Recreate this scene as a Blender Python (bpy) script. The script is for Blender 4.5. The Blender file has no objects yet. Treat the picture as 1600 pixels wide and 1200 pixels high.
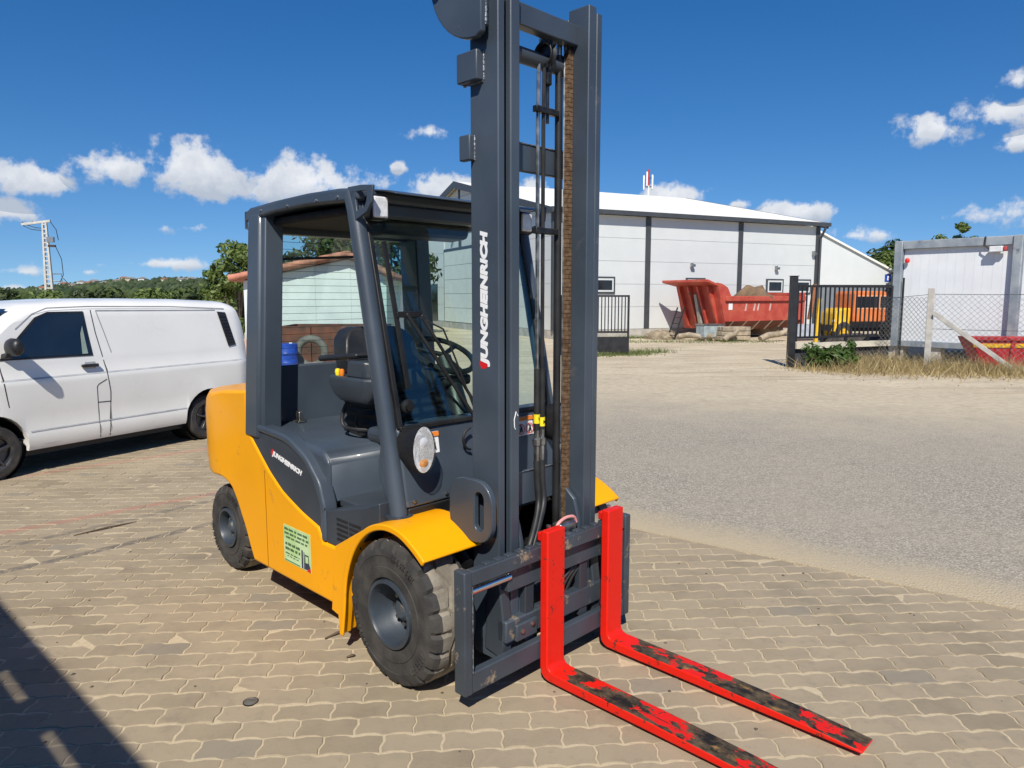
import bpy, bmesh, math, random
from mathutils import Vector, Matrix
random.seed(7)
R = math.radians
sc = bpy.context.scene
COL = sc.collection

# ---------------------------------------------------------------- camera
cam_d = bpy.data.cameras.new('camera'); cam = bpy.data.objects.new('camera', cam_d); COL.objects.link(cam)
cam.location = (0, 0, 1.8); cam.rotation_euler = (R(90) - math.atan(136 / 1125), 0, 0)
cam_d.sensor_width = 36; cam_d.lens = 1125 / 1600 * 36; cam_d.clip_start = 0.05; cam_d.clip_end = 6000
sc.camera = cam
PITCH = math.atan(136 / 1125)

# ---------------------------------------------------------------- light
SUN = Vector((.0375, .48, -.49)).normalized()
sd = bpy.data.lights.new('sun', 'SUN'); sd.energy = 5.0; sd.angle = R(.53); sd.color = (1, .945, .85)
so = bpy.data.objects.new('sun', sd); COL.objects.link(so); so.rotation_euler = SUN.to_track_quat('-Z', 'Y').to_euler()
so.location = (-5, -20, 30)
w = bpy.data.worlds.new('World'); sc.world = w; w.use_nodes = True; w.cycles.sampling_method = 'MANUAL'; w.cycles.sample_map_resolution = 512
NT = w.node_tree; NT.nodes.clear()
def N(t, ty, **k):
    n = t.nodes.new(ty)
    for a, b in k.items(): setattr(n, a, b)
    return n
def mth(t, op, a, b=None, c=None, clamp=False):
    n = t.nodes.new('ShaderNodeMath'); n.operation = op; n.use_clamp = clamp
    for i, q in enumerate((a, b, c)):
        if q is None: continue
        if isinstance(q, (int, float)): n.inputs[i].default_value = q
        else: t.links.new(q, n.inputs[i])
    return n.outputs[0]
sky = N(NT, 'ShaderNodeTexSky', sky_type='NISHITA'); sky.sun_disc = False
sky.sun_elevation = math.asin(-SUN.z); sky.sun_rotation = math.atan2(-SUN.x, -SUN.y)
sky.air_density = 1.0; sky.dust_density = .1; sky.ozone_density = 2.6; sky.altitude = 200
hs = N(NT, 'ShaderNodeHueSaturation'); hs.inputs['Hue'].default_value = .507; hs.inputs['Saturation'].default_value = 1.38; hs.inputs['Value'].default_value = 1.02
NT.links.new(sky.outputs[0], hs.inputs['Color'])
vmap = N(NT, 'ShaderNodeMapping'); vmap.inputs['Location'].default_value = (0, 0, .10); vmap.inputs['Scale'].default_value = (1, 1, .9)
tc = N(NT, 'ShaderNodeTexCoord'); NT.links.new(tc.outputs['Generated'], vmap.inputs[0]); NT.links.new(vmap.outputs[0], sky.inputs[0]); sx = N(NT, 'ShaderNodeSeparateXYZ'); NT.links.new(tc.outputs['Generated'], sx.inputs[0])
az = mth(NT, 'ARCTAN2', sx.outputs[0], sx.outputs[1]); el = mth(NT, 'ARCSINE', sx.outputs[2])
def direc(u, v):            # a cloud's bearing and elevation in radians
    x = (u - 800) / 1125; y = (v - 600) / 1125
    d = Vector((x, math.cos(PITCH) - math.sin(PITCH) * y, -(math.sin(PITCH) + math.cos(PITCH) * y))).normalized()
    return math.atan2(d.x, d.y), math.asin(d.z)
clouds = [(38, 278, 62, 30, 1), (20, 326, 52, 20, .9), (180, 262, 46, 22, .85), (150, 275, 26, 16, .6), (300, 262, 62, 40, 1.05), (330, 285, 70, 30, 1), (480, 284, 105, 36, 1.1), (390, 300, 110, 20, .95),
          (668, 207, 36, 15, .85), (623, 262, 12, 8, .7), (700, 297, 58, 25, 1), (250, 412, 60, 11, .85), (138, 425, 24, 6, .6), (165, 416, 12, 6, .6),
          (250, 357, 24, 9, .5), (302, 356, 26, 8, .42), (40, 425, 26, 7, .5), (25, 450, 30, 6, .6), (1055, 308, 52, 18, 1), (1240, 331, 62, 18, 1), (1150, 320, 26, 9, .7), (1462, 201, 58, 26, 1), (1572, 172, 46, 22, 1),
          (1592, 125, 24, 20, .95), (1590, 222, 24, 14, .8), (1340, 368, 52, 12, .85), (1560, 335, 70, 22, .42), (830, 300, 40, 18, .8)]
cl = []
for u, v, a, b, s in clouds:
    A, Eo = direc(u, v); cl.append((A, Eo, a / 1125, b / 1125 * 1.02, s))
rc = random.Random(3)
for i in range(9):         # the same fair-weather clouds go on round the horizon
    A = rc.uniform(.8, 5.5); Eo = rc.uniform(.03, .4); s = rc.uniform(.04, .11)
    cl.append((A if A < math.pi else A - 2 * math.pi, Eo, s, s * .38, rc.uniform(.7, 1)))
nz = N(NT, 'ShaderNodeTexNoise'); nz.inputs['Scale'].default_value = 30; nz.inputs['Detail'].default_value = 9; nz.inputs['Roughness'].default_value = .6
NT.links.new(tc.outputs['Generated'], nz.inputs['Vector'])
nz2 = N(NT, 'ShaderNodeTexNoise'); nz2.inputs['Scale'].default_value = 13; nz2.inputs['Detail'].default_value = 3
NT.links.new(tc.outputs['Generated'], nz2.inputs['Vector'])
best = None; low = None
for A, Eo, a, b, s in cl:
    da = mth(NT, 'MULTIPLY', mth(NT, 'SUBTRACT', az, A), 1 / a); de = mth(NT, 'MULTIPLY', mth(NT, 'SUBTRACT', el, Eo), 1 / b)
    r2 = mth(NT, 'SQRT', mth(NT, 'ADD', mth(NT, 'MULTIPLY', da, da), mth(NT, 'MULTIPLY', de, de)))
    v = mth(NT, 'MULTIPLY', mth(NT, 'SUBTRACT', 1.15, r2), s)
    best = v if best is None else mth(NT, 'MAXIMUM', best, v)
    g = mth(NT, 'MULTIPLY', mth(NT, 'GREATER_THAN', v, -.3), mth(NT, 'MULTIPLY', de, -1))
    low = g if low is None else mth(NT, 'MAXIMUM', low, g)
nn = mth(NT, 'ADD', mth(NT, 'MULTIPLY', mth(NT, 'SUBTRACT', nz.outputs[0], .5), 2.9), mth(NT, 'MULTIPLY', mth(NT, 'SUBTRACT', nz2.outputs[0], .5), 1.6))
dens = mth(NT, 'ADD', mth(NT, 'MAXIMUM', best, -2.0), nn)
mr = N(NT, 'ShaderNodeMapRange', interpolation_type='SMOOTHSTEP'); NT.links.new(dens, mr.inputs[0]); mr.inputs[1].default_value = .20; mr.inputs[2].default_value = .80
cover = mth(NT, 'MULTIPLY', mr.outputs[0], .93)
shade = N(NT, 'ShaderNodeMapRange'); NT.links.new(mth(NT, 'ADD', low, mth(NT, 'MULTIPLY', mth(NT, 'SUBTRACT', nz.outputs[0], .5), 2.2)), shade.inputs[0])
shade.inputs[1].default_value = -.35; shade.inputs[2].default_value = .95; shade.inputs[3].default_value = 1; shade.inputs[4].default_value = 0
cr = N(NT, 'ShaderNodeMix', data_type='RGBA'); NT.links.new(shade.outputs[0], cr.inputs[0])
cr.inputs[6].default_value = (4.6, 5.1, 5.9, 1); cr.inputs[7].default_value = (8.6, 8.7, 8.9, 1)
mx = N(NT, 'ShaderNodeMix', data_type='RGBA'); NT.links.new(cover, mx.inputs[0]); NT.links.new(hs.outputs[0], mx.inputs[6]); NT.links.new(cr.outputs[2], mx.inputs[7])
bg = N(NT, 'ShaderNodeBackground'); bg.inputs[1].default_value = .1; NT.links.new(mx.outputs[2], bg.inputs[0])
NT.links.new(bg.outputs[0], N(NT, 'ShaderNodeOutputWorld').inputs[0])
vs = sc.view_settings; vs.view_transform = 'Standard'; vs.look = 'None'; vs.exposure = 0.12; vs.gamma = 1; vs.use_curve_mapping = False
sc.cycles.max_bounces = 7; sc.cycles.diffuse_bounces = 3; sc.cycles.glossy_bounces = 3; sc.cycles.transparent_max_bounces = 24; sc.cycles.use_denoising = True

# ---------------------------------------------------------------- materials
MC = {}
def mat(name, col, rough=.5, metal=0, var=.12, scale=6, bump=0, bscale=60, coat=0, col2=None, spec=.5, detail=6, lo=.4, hi=.65, dirt=None, dirtamt=0, dscale=3):
    if name in MC: return MC[name]
    m = bpy.data.materials.new(name); m.use_nodes = True; t = m.node_tree; b = t.nodes['Principled BSDF']
    co = N(t, 'ShaderNodeTexCoord').outputs['Object']
    n = N(t, 'ShaderNodeTexNoise'); n.inputs['Scale'].default_value = scale; n.inputs['Detail'].default_value = detail; t.links.new(co, n.inputs['Vector'])
    mr = N(t, 'ShaderNodeMapRange'); t.links.new(n.outputs[0], mr.inputs[0]); mr.inputs[1].default_value = lo; mr.inputs[2].default_value = hi
    mixn = N(t, 'ShaderNodeMix', data_type='RGBA'); t.links.new(mr.outputs[0], mixn.inputs[0])
    c2 = col2 if col2 else tuple(min(1, c * (1 + var)) for c in col)
    c1 = col if col2 else tuple(c * (1 - var) for c in col)
    mixn.inputs[6].default_value = (*c1, 1); mixn.inputs[7].default_value = (*c2, 1)
    out = mixn.outputs[2]
    if dirt:
        n3 = N(t, 'ShaderNodeTexNoise'); n3.inputs['Scale'].default_value = dscale; n3.inputs['Detail'].default_value = 10; n3.inputs['Roughness'].default_value = .7; t.links.new(co, n3.inputs['Vector'])
        m3 = N(t, 'ShaderNodeMapRange'); t.links.new(n3.outputs[0], m3.inputs[0]); m3.inputs[1].default_value = .66 - dirtamt * .3; m3.inputs[2].default_value = .72 - dirtamt * .25
        mx3 = N(t, 'ShaderNodeMix', data_type='RGBA'); t.links.new(m3.outputs[0], mx3.inputs[0]); t.links.new(out, mx3.inputs[6]); mx3.inputs[7].default_value = (*dirt, 1); out = mx3.outputs[2]
    t.links.new(out, b.inputs['Base Color'])
    rr = N(t, 'ShaderNodeMapRange'); t.links.new(n.outputs[0], rr.inputs[0]); rr.inputs[1].default_value = .3; rr.inputs[2].default_value = .7; rr.inputs[3].default_value = max(.02, rough - .06); rr.inputs[4].default_value = min(1, rough + .08)
    t.links.new(rr.outputs[0], b.inputs['Roughness'])
    b.inputs['Metallic'].default_value = metal; b.inputs['Coat Weight'].default_value = coat; b.inputs['Coat Roughness'].default_value = .06; b.inputs['Specular IOR Level'].default_value = spec
    if bump:
        n2 = N(t, 'ShaderNodeTexNoise'); n2.inputs['Scale'].default_value = bscale; n2.inputs['Detail'].default_value = 5; t.links.new(co, n2.inputs['Vector'])
        bp = N(t, 'ShaderNodeBump'); bp.inputs['Strength'].default_value = bump; bp.inputs['Distance'].default_value = .01; t.links.new(n2.outputs[0], bp.inputs['Height']); t.links.new(bp.outputs[0], b.inputs['Normal'])
    MC[name] = m; return m
def glass(name, tint, refl=.9, ior=1.5, rough=0):
    m = bpy.data.materials.new(name); m.use_nodes = True; t = m.node_tree; t.nodes.clear()
    tr = N(t, 'ShaderNodeBsdfTransparent'); tr.inputs[0].default_value = (*tint, 1)
    gl = N(t, 'ShaderNodeBsdfGlossy'); gl.inputs['Roughness'].default_value = rough; gl.inputs[0].default_value = (refl, refl, refl, 1)
    lw = N(t, 'ShaderNodeLayerWeight'); lw.inputs[0].default_value = .5; fr = mth(t, 'ADD', mth(t, 'MULTIPLY', mth(t, 'POWER', lw.outputs['Facing'], 4), .9), .06)
    mx = N(t, 'ShaderNodeMixShader'); t.links.new(fr, mx.inputs[0]); t.links.new(tr.outputs[0], mx.inputs[1]); t.links.new(gl.outputs[0], mx.inputs[2])
    t.links.new(mx.outputs[0], N(t, 'ShaderNodeOutputMaterial').inputs[0]); MC[name] = m; return m
def leafmat(name, c1, c2, trans=.35):
    m = bpy.data.materials.new(name); m.use_nodes = True; t = m.node_tree; b = t.nodes['Principled BSDF']
    g = N(t, 'ShaderNodeNewGeometry'); mixn = N(t, 'ShaderNodeMix', data_type='RGBA'); t.links.new(g.outputs['Random Per Island'], mixn.inputs[0])
    mixn.inputs[6].default_value = (*c1, 1); mixn.inputs[7].default_value = (*c2, 1); t.links.new(mixn.outputs[2], b.inputs['Base Color']); b.inputs['Roughness'].default_value = .55
    tl = N(t, 'ShaderNodeBsdfTranslucent'); t.links.new(mixn.outputs[2], tl.inputs[0]); mx = N(t, 'ShaderNodeMixShader'); mx.inputs[0].default_value = trans
    t.links.new(b.outputs[0], mx.inputs[1]); t.links.new(tl.outputs[0], mx.inputs[2]); t.links.new(mx.outputs[0], t.nodes['Material Output'].inputs[0]); MC[name] = m; return m

GREY = mat('grey_paint', (.050, .066, .088), .40, 0, .14, 2.2, .06, 220, coat=.15, dirt=(.085, .092, .10), dirtamt=.05, dscale=5)
GREYD = mat('dark_grey_panel', (.040, .050, .064), .42, 0, .12, 3, .05, 220)
STEEL = mat('scuffed_grey_paint', (.045, .058, .074), .45, 0, .16, 4, .1, 120, dirt=(.30, .23, .15), dirtamt=.22, dscale=9)
RIMG = mat('rim_grey', (.038, .050, .066), .42, 0, .2, 6, .06, 120, dirt=(.16, .14, .11), dirtamt=.15, dscale=8)
YEL = mat('yellow_paint', (.86, .365, .0), .42, 0, .03, 2.5, .03, 150, coat=.12, spec=.25, dirt=(.62, .27, .02), dirtamt=.16, dscale=7)
BLK = mat('black_plastic', (.012, .012, .013), .5, 0, .3, 8, .1, 150)
RUB = mat('rubber', (.028, .027, .026), .82, 0, .3, 9, .25, 90, col2=(.062, .056, .050))
TREAD = mat('dusty_tread', (.16, .14, .11), .9, 0, .3, 7, .35, 70, col2=(.30, .265, .21))
CHROME = mat('chrome', (.75, .76, .78), .12, 1, .05, 10)
DULL = mat('dull_metal', (.38, .38, .37), .4, 1, .25, 20)
CHAIN = mat('rusty_chain', (.05, .032, .022), .5, .5, .3, 40, .2, 200, col2=(.12, .07, .04))
OILY = mat('oily_steel', (.03, .03, .032), .3, .5, .4, 20)
HOSE = mat('hose_rubber', (.02, .02, .021), .5, 0, .3, 12)
WHITE = mat('white_print', (.82, .82, .82), .5, 0, .02, 5)
REDP = mat('red_print', (.62, .012, .012), .5, 0, .03, 5)
LENS = mat('lamp_lens', (.72, .73, .75), .12, 0, .10, 30, .15, 60, coat=1)
AMBER = mat('amber_lens', (.78, .34, .10), .2, 0, .2, 40, .3, 80, coat=.6)
ORANGE = mat('orange_label', (.80, .22, .02), .5, 0, .03, 5)
GSTICK = mat('green_sticker', (.42, .62, .25), .45, 0, .1, 10, col2=(.55, .72, .42))
INKG = mat('sticker_ink', (.03, .09, .03), .5, 0, .1, 10)
YTAG = mat('yellow_tag', (.85, .68, .02), .5, 0, .03, 10)
BLUE = mat('blue_plastic', (.02, .07, .42), .45, 0, .2, 8)
SEATM = mat('seat_vinyl', (.022, .023, .026), .45, 0, .25, 6, .15, 60)
HEADL = mat('headliner', (.030, .022, .018), .8, 0, .3, 10, .2, 60)
GLASSF = glass('windscreen_glass', (.86, .95, .92)); GLASSL = glass('lamp_glass', (.98, .98, .98)); GLASSR = glass('rear_glass', (.86, .94, .91))
VGLASS = mat('van_glass', (.010, .012, .014), .06, 0, .3, 2, spec=.8, coat=1)
VWHITE = mat('van_white', (.82, .81, .77), .3, 0, .02, 2, coat=.5)
GAP = mat('panel_gap', (.03, .03, .03), .7, 0, .2, 9)
TRIM = mat('black_trim', (.02, .02, .022), .45, 0, .2, 8)
ALLOY = mat('dark_alloy', (.10, .10, .11), .3, .7, .2, 8)

# ---------------------------------------------------------------- mesh helpers
class MB:
    def __init__(s): s.v = []; s.f = []
    def add(s, vs, fs):
        o = len(s.v); s.v += [tuple(q) for q in vs]; s.f += [tuple(i + o for i in q) for q in fs]; return s
    def box(s, x0, x1, y0, y1, z0, z1):
        return s.add([(x0, y0, z0), (x1, y0, z0), (x1, y1, z0), (x0, y1, z0), (x0, y0, z1), (x1, y0, z1), (x1, y1, z1), (x0, y1, z1)],
                     [(3, 2, 1, 0), (4, 5, 6, 7), (0, 1, 5, 4), (1, 2, 6, 5), (2, 3, 7, 6), (3, 0, 4, 7)])
    def prism(s, poly, axis, a, b):
        def P(p, c): return {'y': (p[0], c, p[1]), 'x': (c, p[0], p[1]), 'z': (p[0], p[1], c)}[axis]
        n = len(poly); A = sum(poly[i][0] * poly[(i + 1) % n][1] - poly[(i + 1) % n][0] * poly[i][1] for i in range(n))
        pl = list(poly) if A > 0 else list(poly)[::-1]
        if axis == 'y': a, b = max(a, b), min(a, b)
        else: a, b = min(a, b), max(a, b)
        return s.add([P(p, a) for p in pl] + [P(p, b) for p in pl], [tuple(range(n))[::-1], tuple(range(n, 2 * n))] + [(i, (i + 1) % n, n + (i + 1) % n, n + i) for i in range(n)])
    def loft(s, rings, closed=True, caps=True):
        n = len(rings[0]); fs = []
        for k in range(len(rings) - 1):
            for i in range(n if closed else n - 1):
                j = (i + 1) % n; fs.append((k * n + i, k * n + j, (k + 1) * n + j, (k + 1) * n + i))
        if caps and closed: fs += [tuple(range(n))[::-1], tuple(range((len(rings) - 1) * n, len(rings) * n))]
        return s.add([p for r in rings for p in r], fs)
    def tube(s, pts, r, n=10, caps=True):
        pts = [Vector(p) for p in pts]; rings = []; up = None
        for i, p in enumerate(pts):
            d = (pts[min(i + 1, len(pts) - 1)] - pts[max(i - 1, 0)]).normalized()
            if up is None: up = Vector((0, 0, 1)) if abs(d.z) < .9 else Vector((1, 0, 0))
            a = d.cross(up).normalized(); b = a.cross(d).normalized(); up = b
            rr = r[i] if isinstance(r, (list, tuple)) else r
            rings.append([p + (a * math.cos(t) + b * math.sin(t)) * rr for t in [2 * math.pi * k / n for k in range(n)]])
        return s.loft(rings, True, caps)
    def lathe(s, prof, c, axis='y', n=32, fn=None):    # prof = (radius, offset along axis)
        rings = []
        for j, (r, h) in enumerate(prof):
            ring = []
            for k in range(n):
                t = 2 * math.pi * k / n; rr, hh = (r, h) if fn is None else fn(j, k, r, h)
                ca, sa = math.cos(t) * rr, math.sin(t) * rr
                ring.append({'y': (c[0] + ca, c[1] + hh, c[2] + sa), 'x': (c[0] + hh, c[1] + ca, c[2] + sa), 'z': (c[0] + ca, c[1] + sa, c[2] + hh)}[axis])
            rings.append(ring)
        return s.loft(rings, True, False)
    def bar(s, p, q, w, d=None):
        p, q = Vector(p), Vector(q); d = d or w; t = (q - p).normalized(); u = Vector((0, 0, 1)) if abs(t.z) < .95 else Vector((1, 0, 0))
        a = t.cross(u).normalized() * w / 2; b = a.cross(t).normalized() * d / 2
        return s.loft([[e + a + b, e - a + b, e - a - b, e + a - b] for e in (p, q)])
    def mesh(s, name):
        me = bpy.data.meshes.new(name); me.from_pydata(s.v, [], s.f); me.update()
        bm = bmesh.new(); bm.from_mesh(me); bmesh.ops.recalc_face_normals(bm, faces=bm.faces); bm.to_mesh(me); bm.free(); return me
    def build(s, name, m, parent=None, smooth=None, bevel=0, seg=2):
        return put(name, s.mesh(name), m, parent, smooth, bevel, seg)
def put(name, me, m, parent=None, smooth=None, bevel=0, seg=2):
    if m and not me.materials: me.materials.append(m)
    if smooth is not None:
        for p in me.polygons: p.use_smooth = True
        me.set_sharp_from_angle(angle=R(smooth))
    o = bpy.data.objects.new(name, me); COL.objects.link(o); o.parent = parent
    if bevel:
        b = o.modifiers.new('bevel', 'BEVEL'); b.width = bevel; b.segments = seg; b.limit_method = 'ANGLE'; b.angle_limit = R(32); b.harden_normals = False
        if smooth is None:
            for p in me.polygons: p.use_smooth = True
            me.set_sharp_from_angle(angle=R(40))
    return o
def thing(name, label, cat, loc=(0, 0, 0), rz=0, group=None, scale=1):
    o = bpy.data.objects.new(name, None); COL.objects.link(o); o.location = loc; o.rotation_euler = (0, 0, rz); o.scale = (scale,) * 3; o.empty_display_size = .2
    return tag(o, label, cat, group)
def tag(o, label, cat, group=None, kind=None):
    if label: o['label'] = label
    if cat: o['category'] = cat
    if group: o['group'] = group
    if kind: o['kind'] = kind
    return o
def struct(o): o['kind'] = 'structure'; return o
def textmesh(body, size, shear=0, bold=0, ext=.001):
    c = bpy.data.curves.new('lettering', 'FONT'); c.body = body; c.size = size; c.shear = shear; c.offset = bold; c.extrude = ext; c.resolution_u = 3
    o = bpy.data.objects.new('lettering', c); COL.objects.link(o); dg = bpy.context.evaluated_depsgraph_get()
    me = bpy.data.meshes.new_from_object(o.evaluated_get(dg)); bpy.data.objects.remove(o); bpy.data.curves.remove(c); return me
def place_text(me, width, height, org, ex, ey):
    xs = [v.co.x for v in me.vertices]; ys = [v.co.y for v in me.vertices]; x0, x1, y0, y1 = min(xs), max(xs), min(ys), max(ys)
    ex, ey = Vector(ex), Vector(ey); n = ex.cross(ey); org = Vector(org)
    for v in me.vertices:
        v.co = org + ex * ((v.co.x - x0) / (x1 - x0) * width) + ey * ((v.co.y - y0) / (y1 - y0) * height) + n * v.co.z
    return me

# ================================================================ GROUND
def ground_mat():
    m = bpy.data.materials.new('dirt_ground'); m.use_nodes = True; t = m.node_tree; b = t.nodes['Principled BSDF']
    co = N(t, 'ShaderNodeTexCoord').outputs['Object']
    def noise(s, d=8, r=.6):
        n = N(t, 'ShaderNodeTexNoise'); n.inputs['Scale'].default_value = s; n.inputs['Detail'].default_value = d; n.inputs['Roughness'].default_value = r; t.links.new(co, n.inputs['Vector']); return n.outputs[0]
    def ramp(v, a, bb):
        r = N(t, 'ShaderNodeMapRange'); t.links.new(v, r.inputs[0]); r.inputs[1].default_value = a; r.inputs[2].default_value = bb; return r.outputs[0]
    def mix(f, a, bb):
        x = N(t, 'ShaderNodeMix', data_type='RGBA'); t.links.new(f, x.inputs[0])
        for i, q in ((6, a), (7, bb)):
            if isinstance(q, tuple): x.inputs[i].default_value = (*q, 1)
            else: t.links.new(q, x.inputs[i])
        return x.outputs[2]
    n1, n2, n3 = noise(.5), noise(9), noise(45, 4)
    sand = mix(ramp(n1, .35, .65), (.50, .41, .28), (.62, .53, .38))
    mpg = N(t, 'ShaderNodeMapping'); mpg.inputs['Scale'].default_value = (.35, 1.6, 1); t.links.new(co, mpg.inputs[0]); nr = N(t, 'ShaderNodeTexNoise'); nr.inputs['Scale'].default_value = 1.2; nr.inputs['Detail'].default_value = 8; t.links.new(mpg.outputs[0], nr.inputs['Vector']); sand = mix(ramp(nr.outputs[0], .5, .68), sand, (.40, .33, .235)); sand = mix(ramp(n2, .5, .75), sand, (.37, .31, .22)); sand = mix(ramp(n3, .58, .72), sand, (.60, .55, .45))
    sep = N(t, 'ShaderNodeSeparateXYZ'); t.links.new(co, sep.inputs[0])
    grass = mix(ramp(n2, .3, .7), (.06, .085, .02), (.15, .15, .05))
    far = ramp(mth(t, 'ADD', sep.outputs[1], mth(t, 'MULTIPLY', n1, 30)), 75, 95)
    t.links.new(mix(far, sand, grass), b.inputs['Base Color']); b.inputs['Roughness'].default_value = .95; b.inputs['Specular IOR Level'].default_value = .2
    bp = N(t, 'ShaderNodeBump'); bp.inputs['Strength'].default_value = .7; bp.inputs['Distance'].default_value = .03; t.links.new(mth(t, 'ADD', n2, mth(t, 'MULTIPLY', n3, .5)), bp.inputs['Height']); t.links.new(bp.outputs[0], b.inputs['Normal'])
    return m
g = MB(); g.add([(-3000, -300, -.03), (3000, -300, -.03), (3000, 4000, -.03), (-3000, 4000, -.03)], [(0, 1, 2, 3)])
struct(g.build('ground', ground_mat()))

# the yard's straight edge towards the road
EA, EB = Vector((.93, 5.46)), Vector((2.95, 3.97)); ED = (EB - EA).normalized(); EN = Vector((-ED.y, ED.x))    # EN points to the road
if EN.y < 0: EN = -EN
KN = EA - ED * 2.6                                                                                              # corner hidden behind the machine
def in_yard(x, y, pad=0.0):
    p = Vector((x, y)); s = (p - EA).dot(EN)
    return s < pad or (x < KN.x + pad + (y - KN.y) * -.22)
def sand_mat():
    m = bpy.data.materials.new('jointing_sand'); m.use_nodes = True; t = m.node_tree; b = t.nodes['Principled BSDF']
    co = N(t, 'ShaderNodeTexCoord').outputs['Object']
    n = N(t, 'ShaderNodeTexNoise'); n.inputs['Scale'].default_value = 40; n.inputs['Detail'].default_value = 8; t.links.new(co, n.inputs['Vector'])
    n2 = N(t, 'ShaderNodeTexNoise'); n2.inputs['Scale'].default_value = 2; n2.inputs['Detail'].default_value = 6; t.links.new(co, n2.inputs['Vector'])
    x = N(t, 'ShaderNodeMix', data_type='RGBA'); t.links.new(n.outputs[0], x.inputs[0]); x.inputs[6].default_value = (.39, .315, .20, 1); x.inputs[7].default_value = (.62, .515, .355, 1)
    y = N(t, 'ShaderNodeMix', data_type='RGBA'); t.links.new(n2.outputs[0], y.inputs[0]); y.inputs[6].default_value = (.27, .235, .18, 1); y.inputs[7].default_value = (.37, .33, .26, 1)
    sp = N(t, 'ShaderNodeSeparateXYZ'); t.links.new(co, sp.inputs[0]); far = N(t, 'ShaderNodeMapRange'); t.links.new(sp.outputs[1], far.inputs[0]); far.inputs[1].default_value = 10.4; far.inputs[2].default_value = 10.8
    z = N(t, 'ShaderNodeMix', data_type='RGBA'); t.links.new(far.outputs[0], z.inputs[0]); t.links.new(x.outputs[2], z.inputs[6]); t.links.new(y.outputs[2], z.inputs[7])
    t.links.new(z.outputs[2], b.inputs['Base Color']); b.inputs['Roughness'].default_value = .95; b.inputs['Specular IOR Level'].default_value = .15
    bp = N(t, 'ShaderNodeBump'); bp.inputs['Strength'].default_value = .5; bp.inputs['Distance'].default_value = .004; t.links.new(n.outputs[0], bp.inputs['Height']); t.links.new(bp.outputs[0], b.inputs['Normal'])
    return m
yard = MB()
yp = [(-16, -6), (6, -6)] + [tuple(EB + ED * 3), tuple(KN)] + [(KN.x - 1.6, 14.5), (-16, 14.5)]
yard.prism(yp, 'z', -.05, -.0026)
yard_o = struct(yard.build('paved_yard', sand_mat()))

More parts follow.
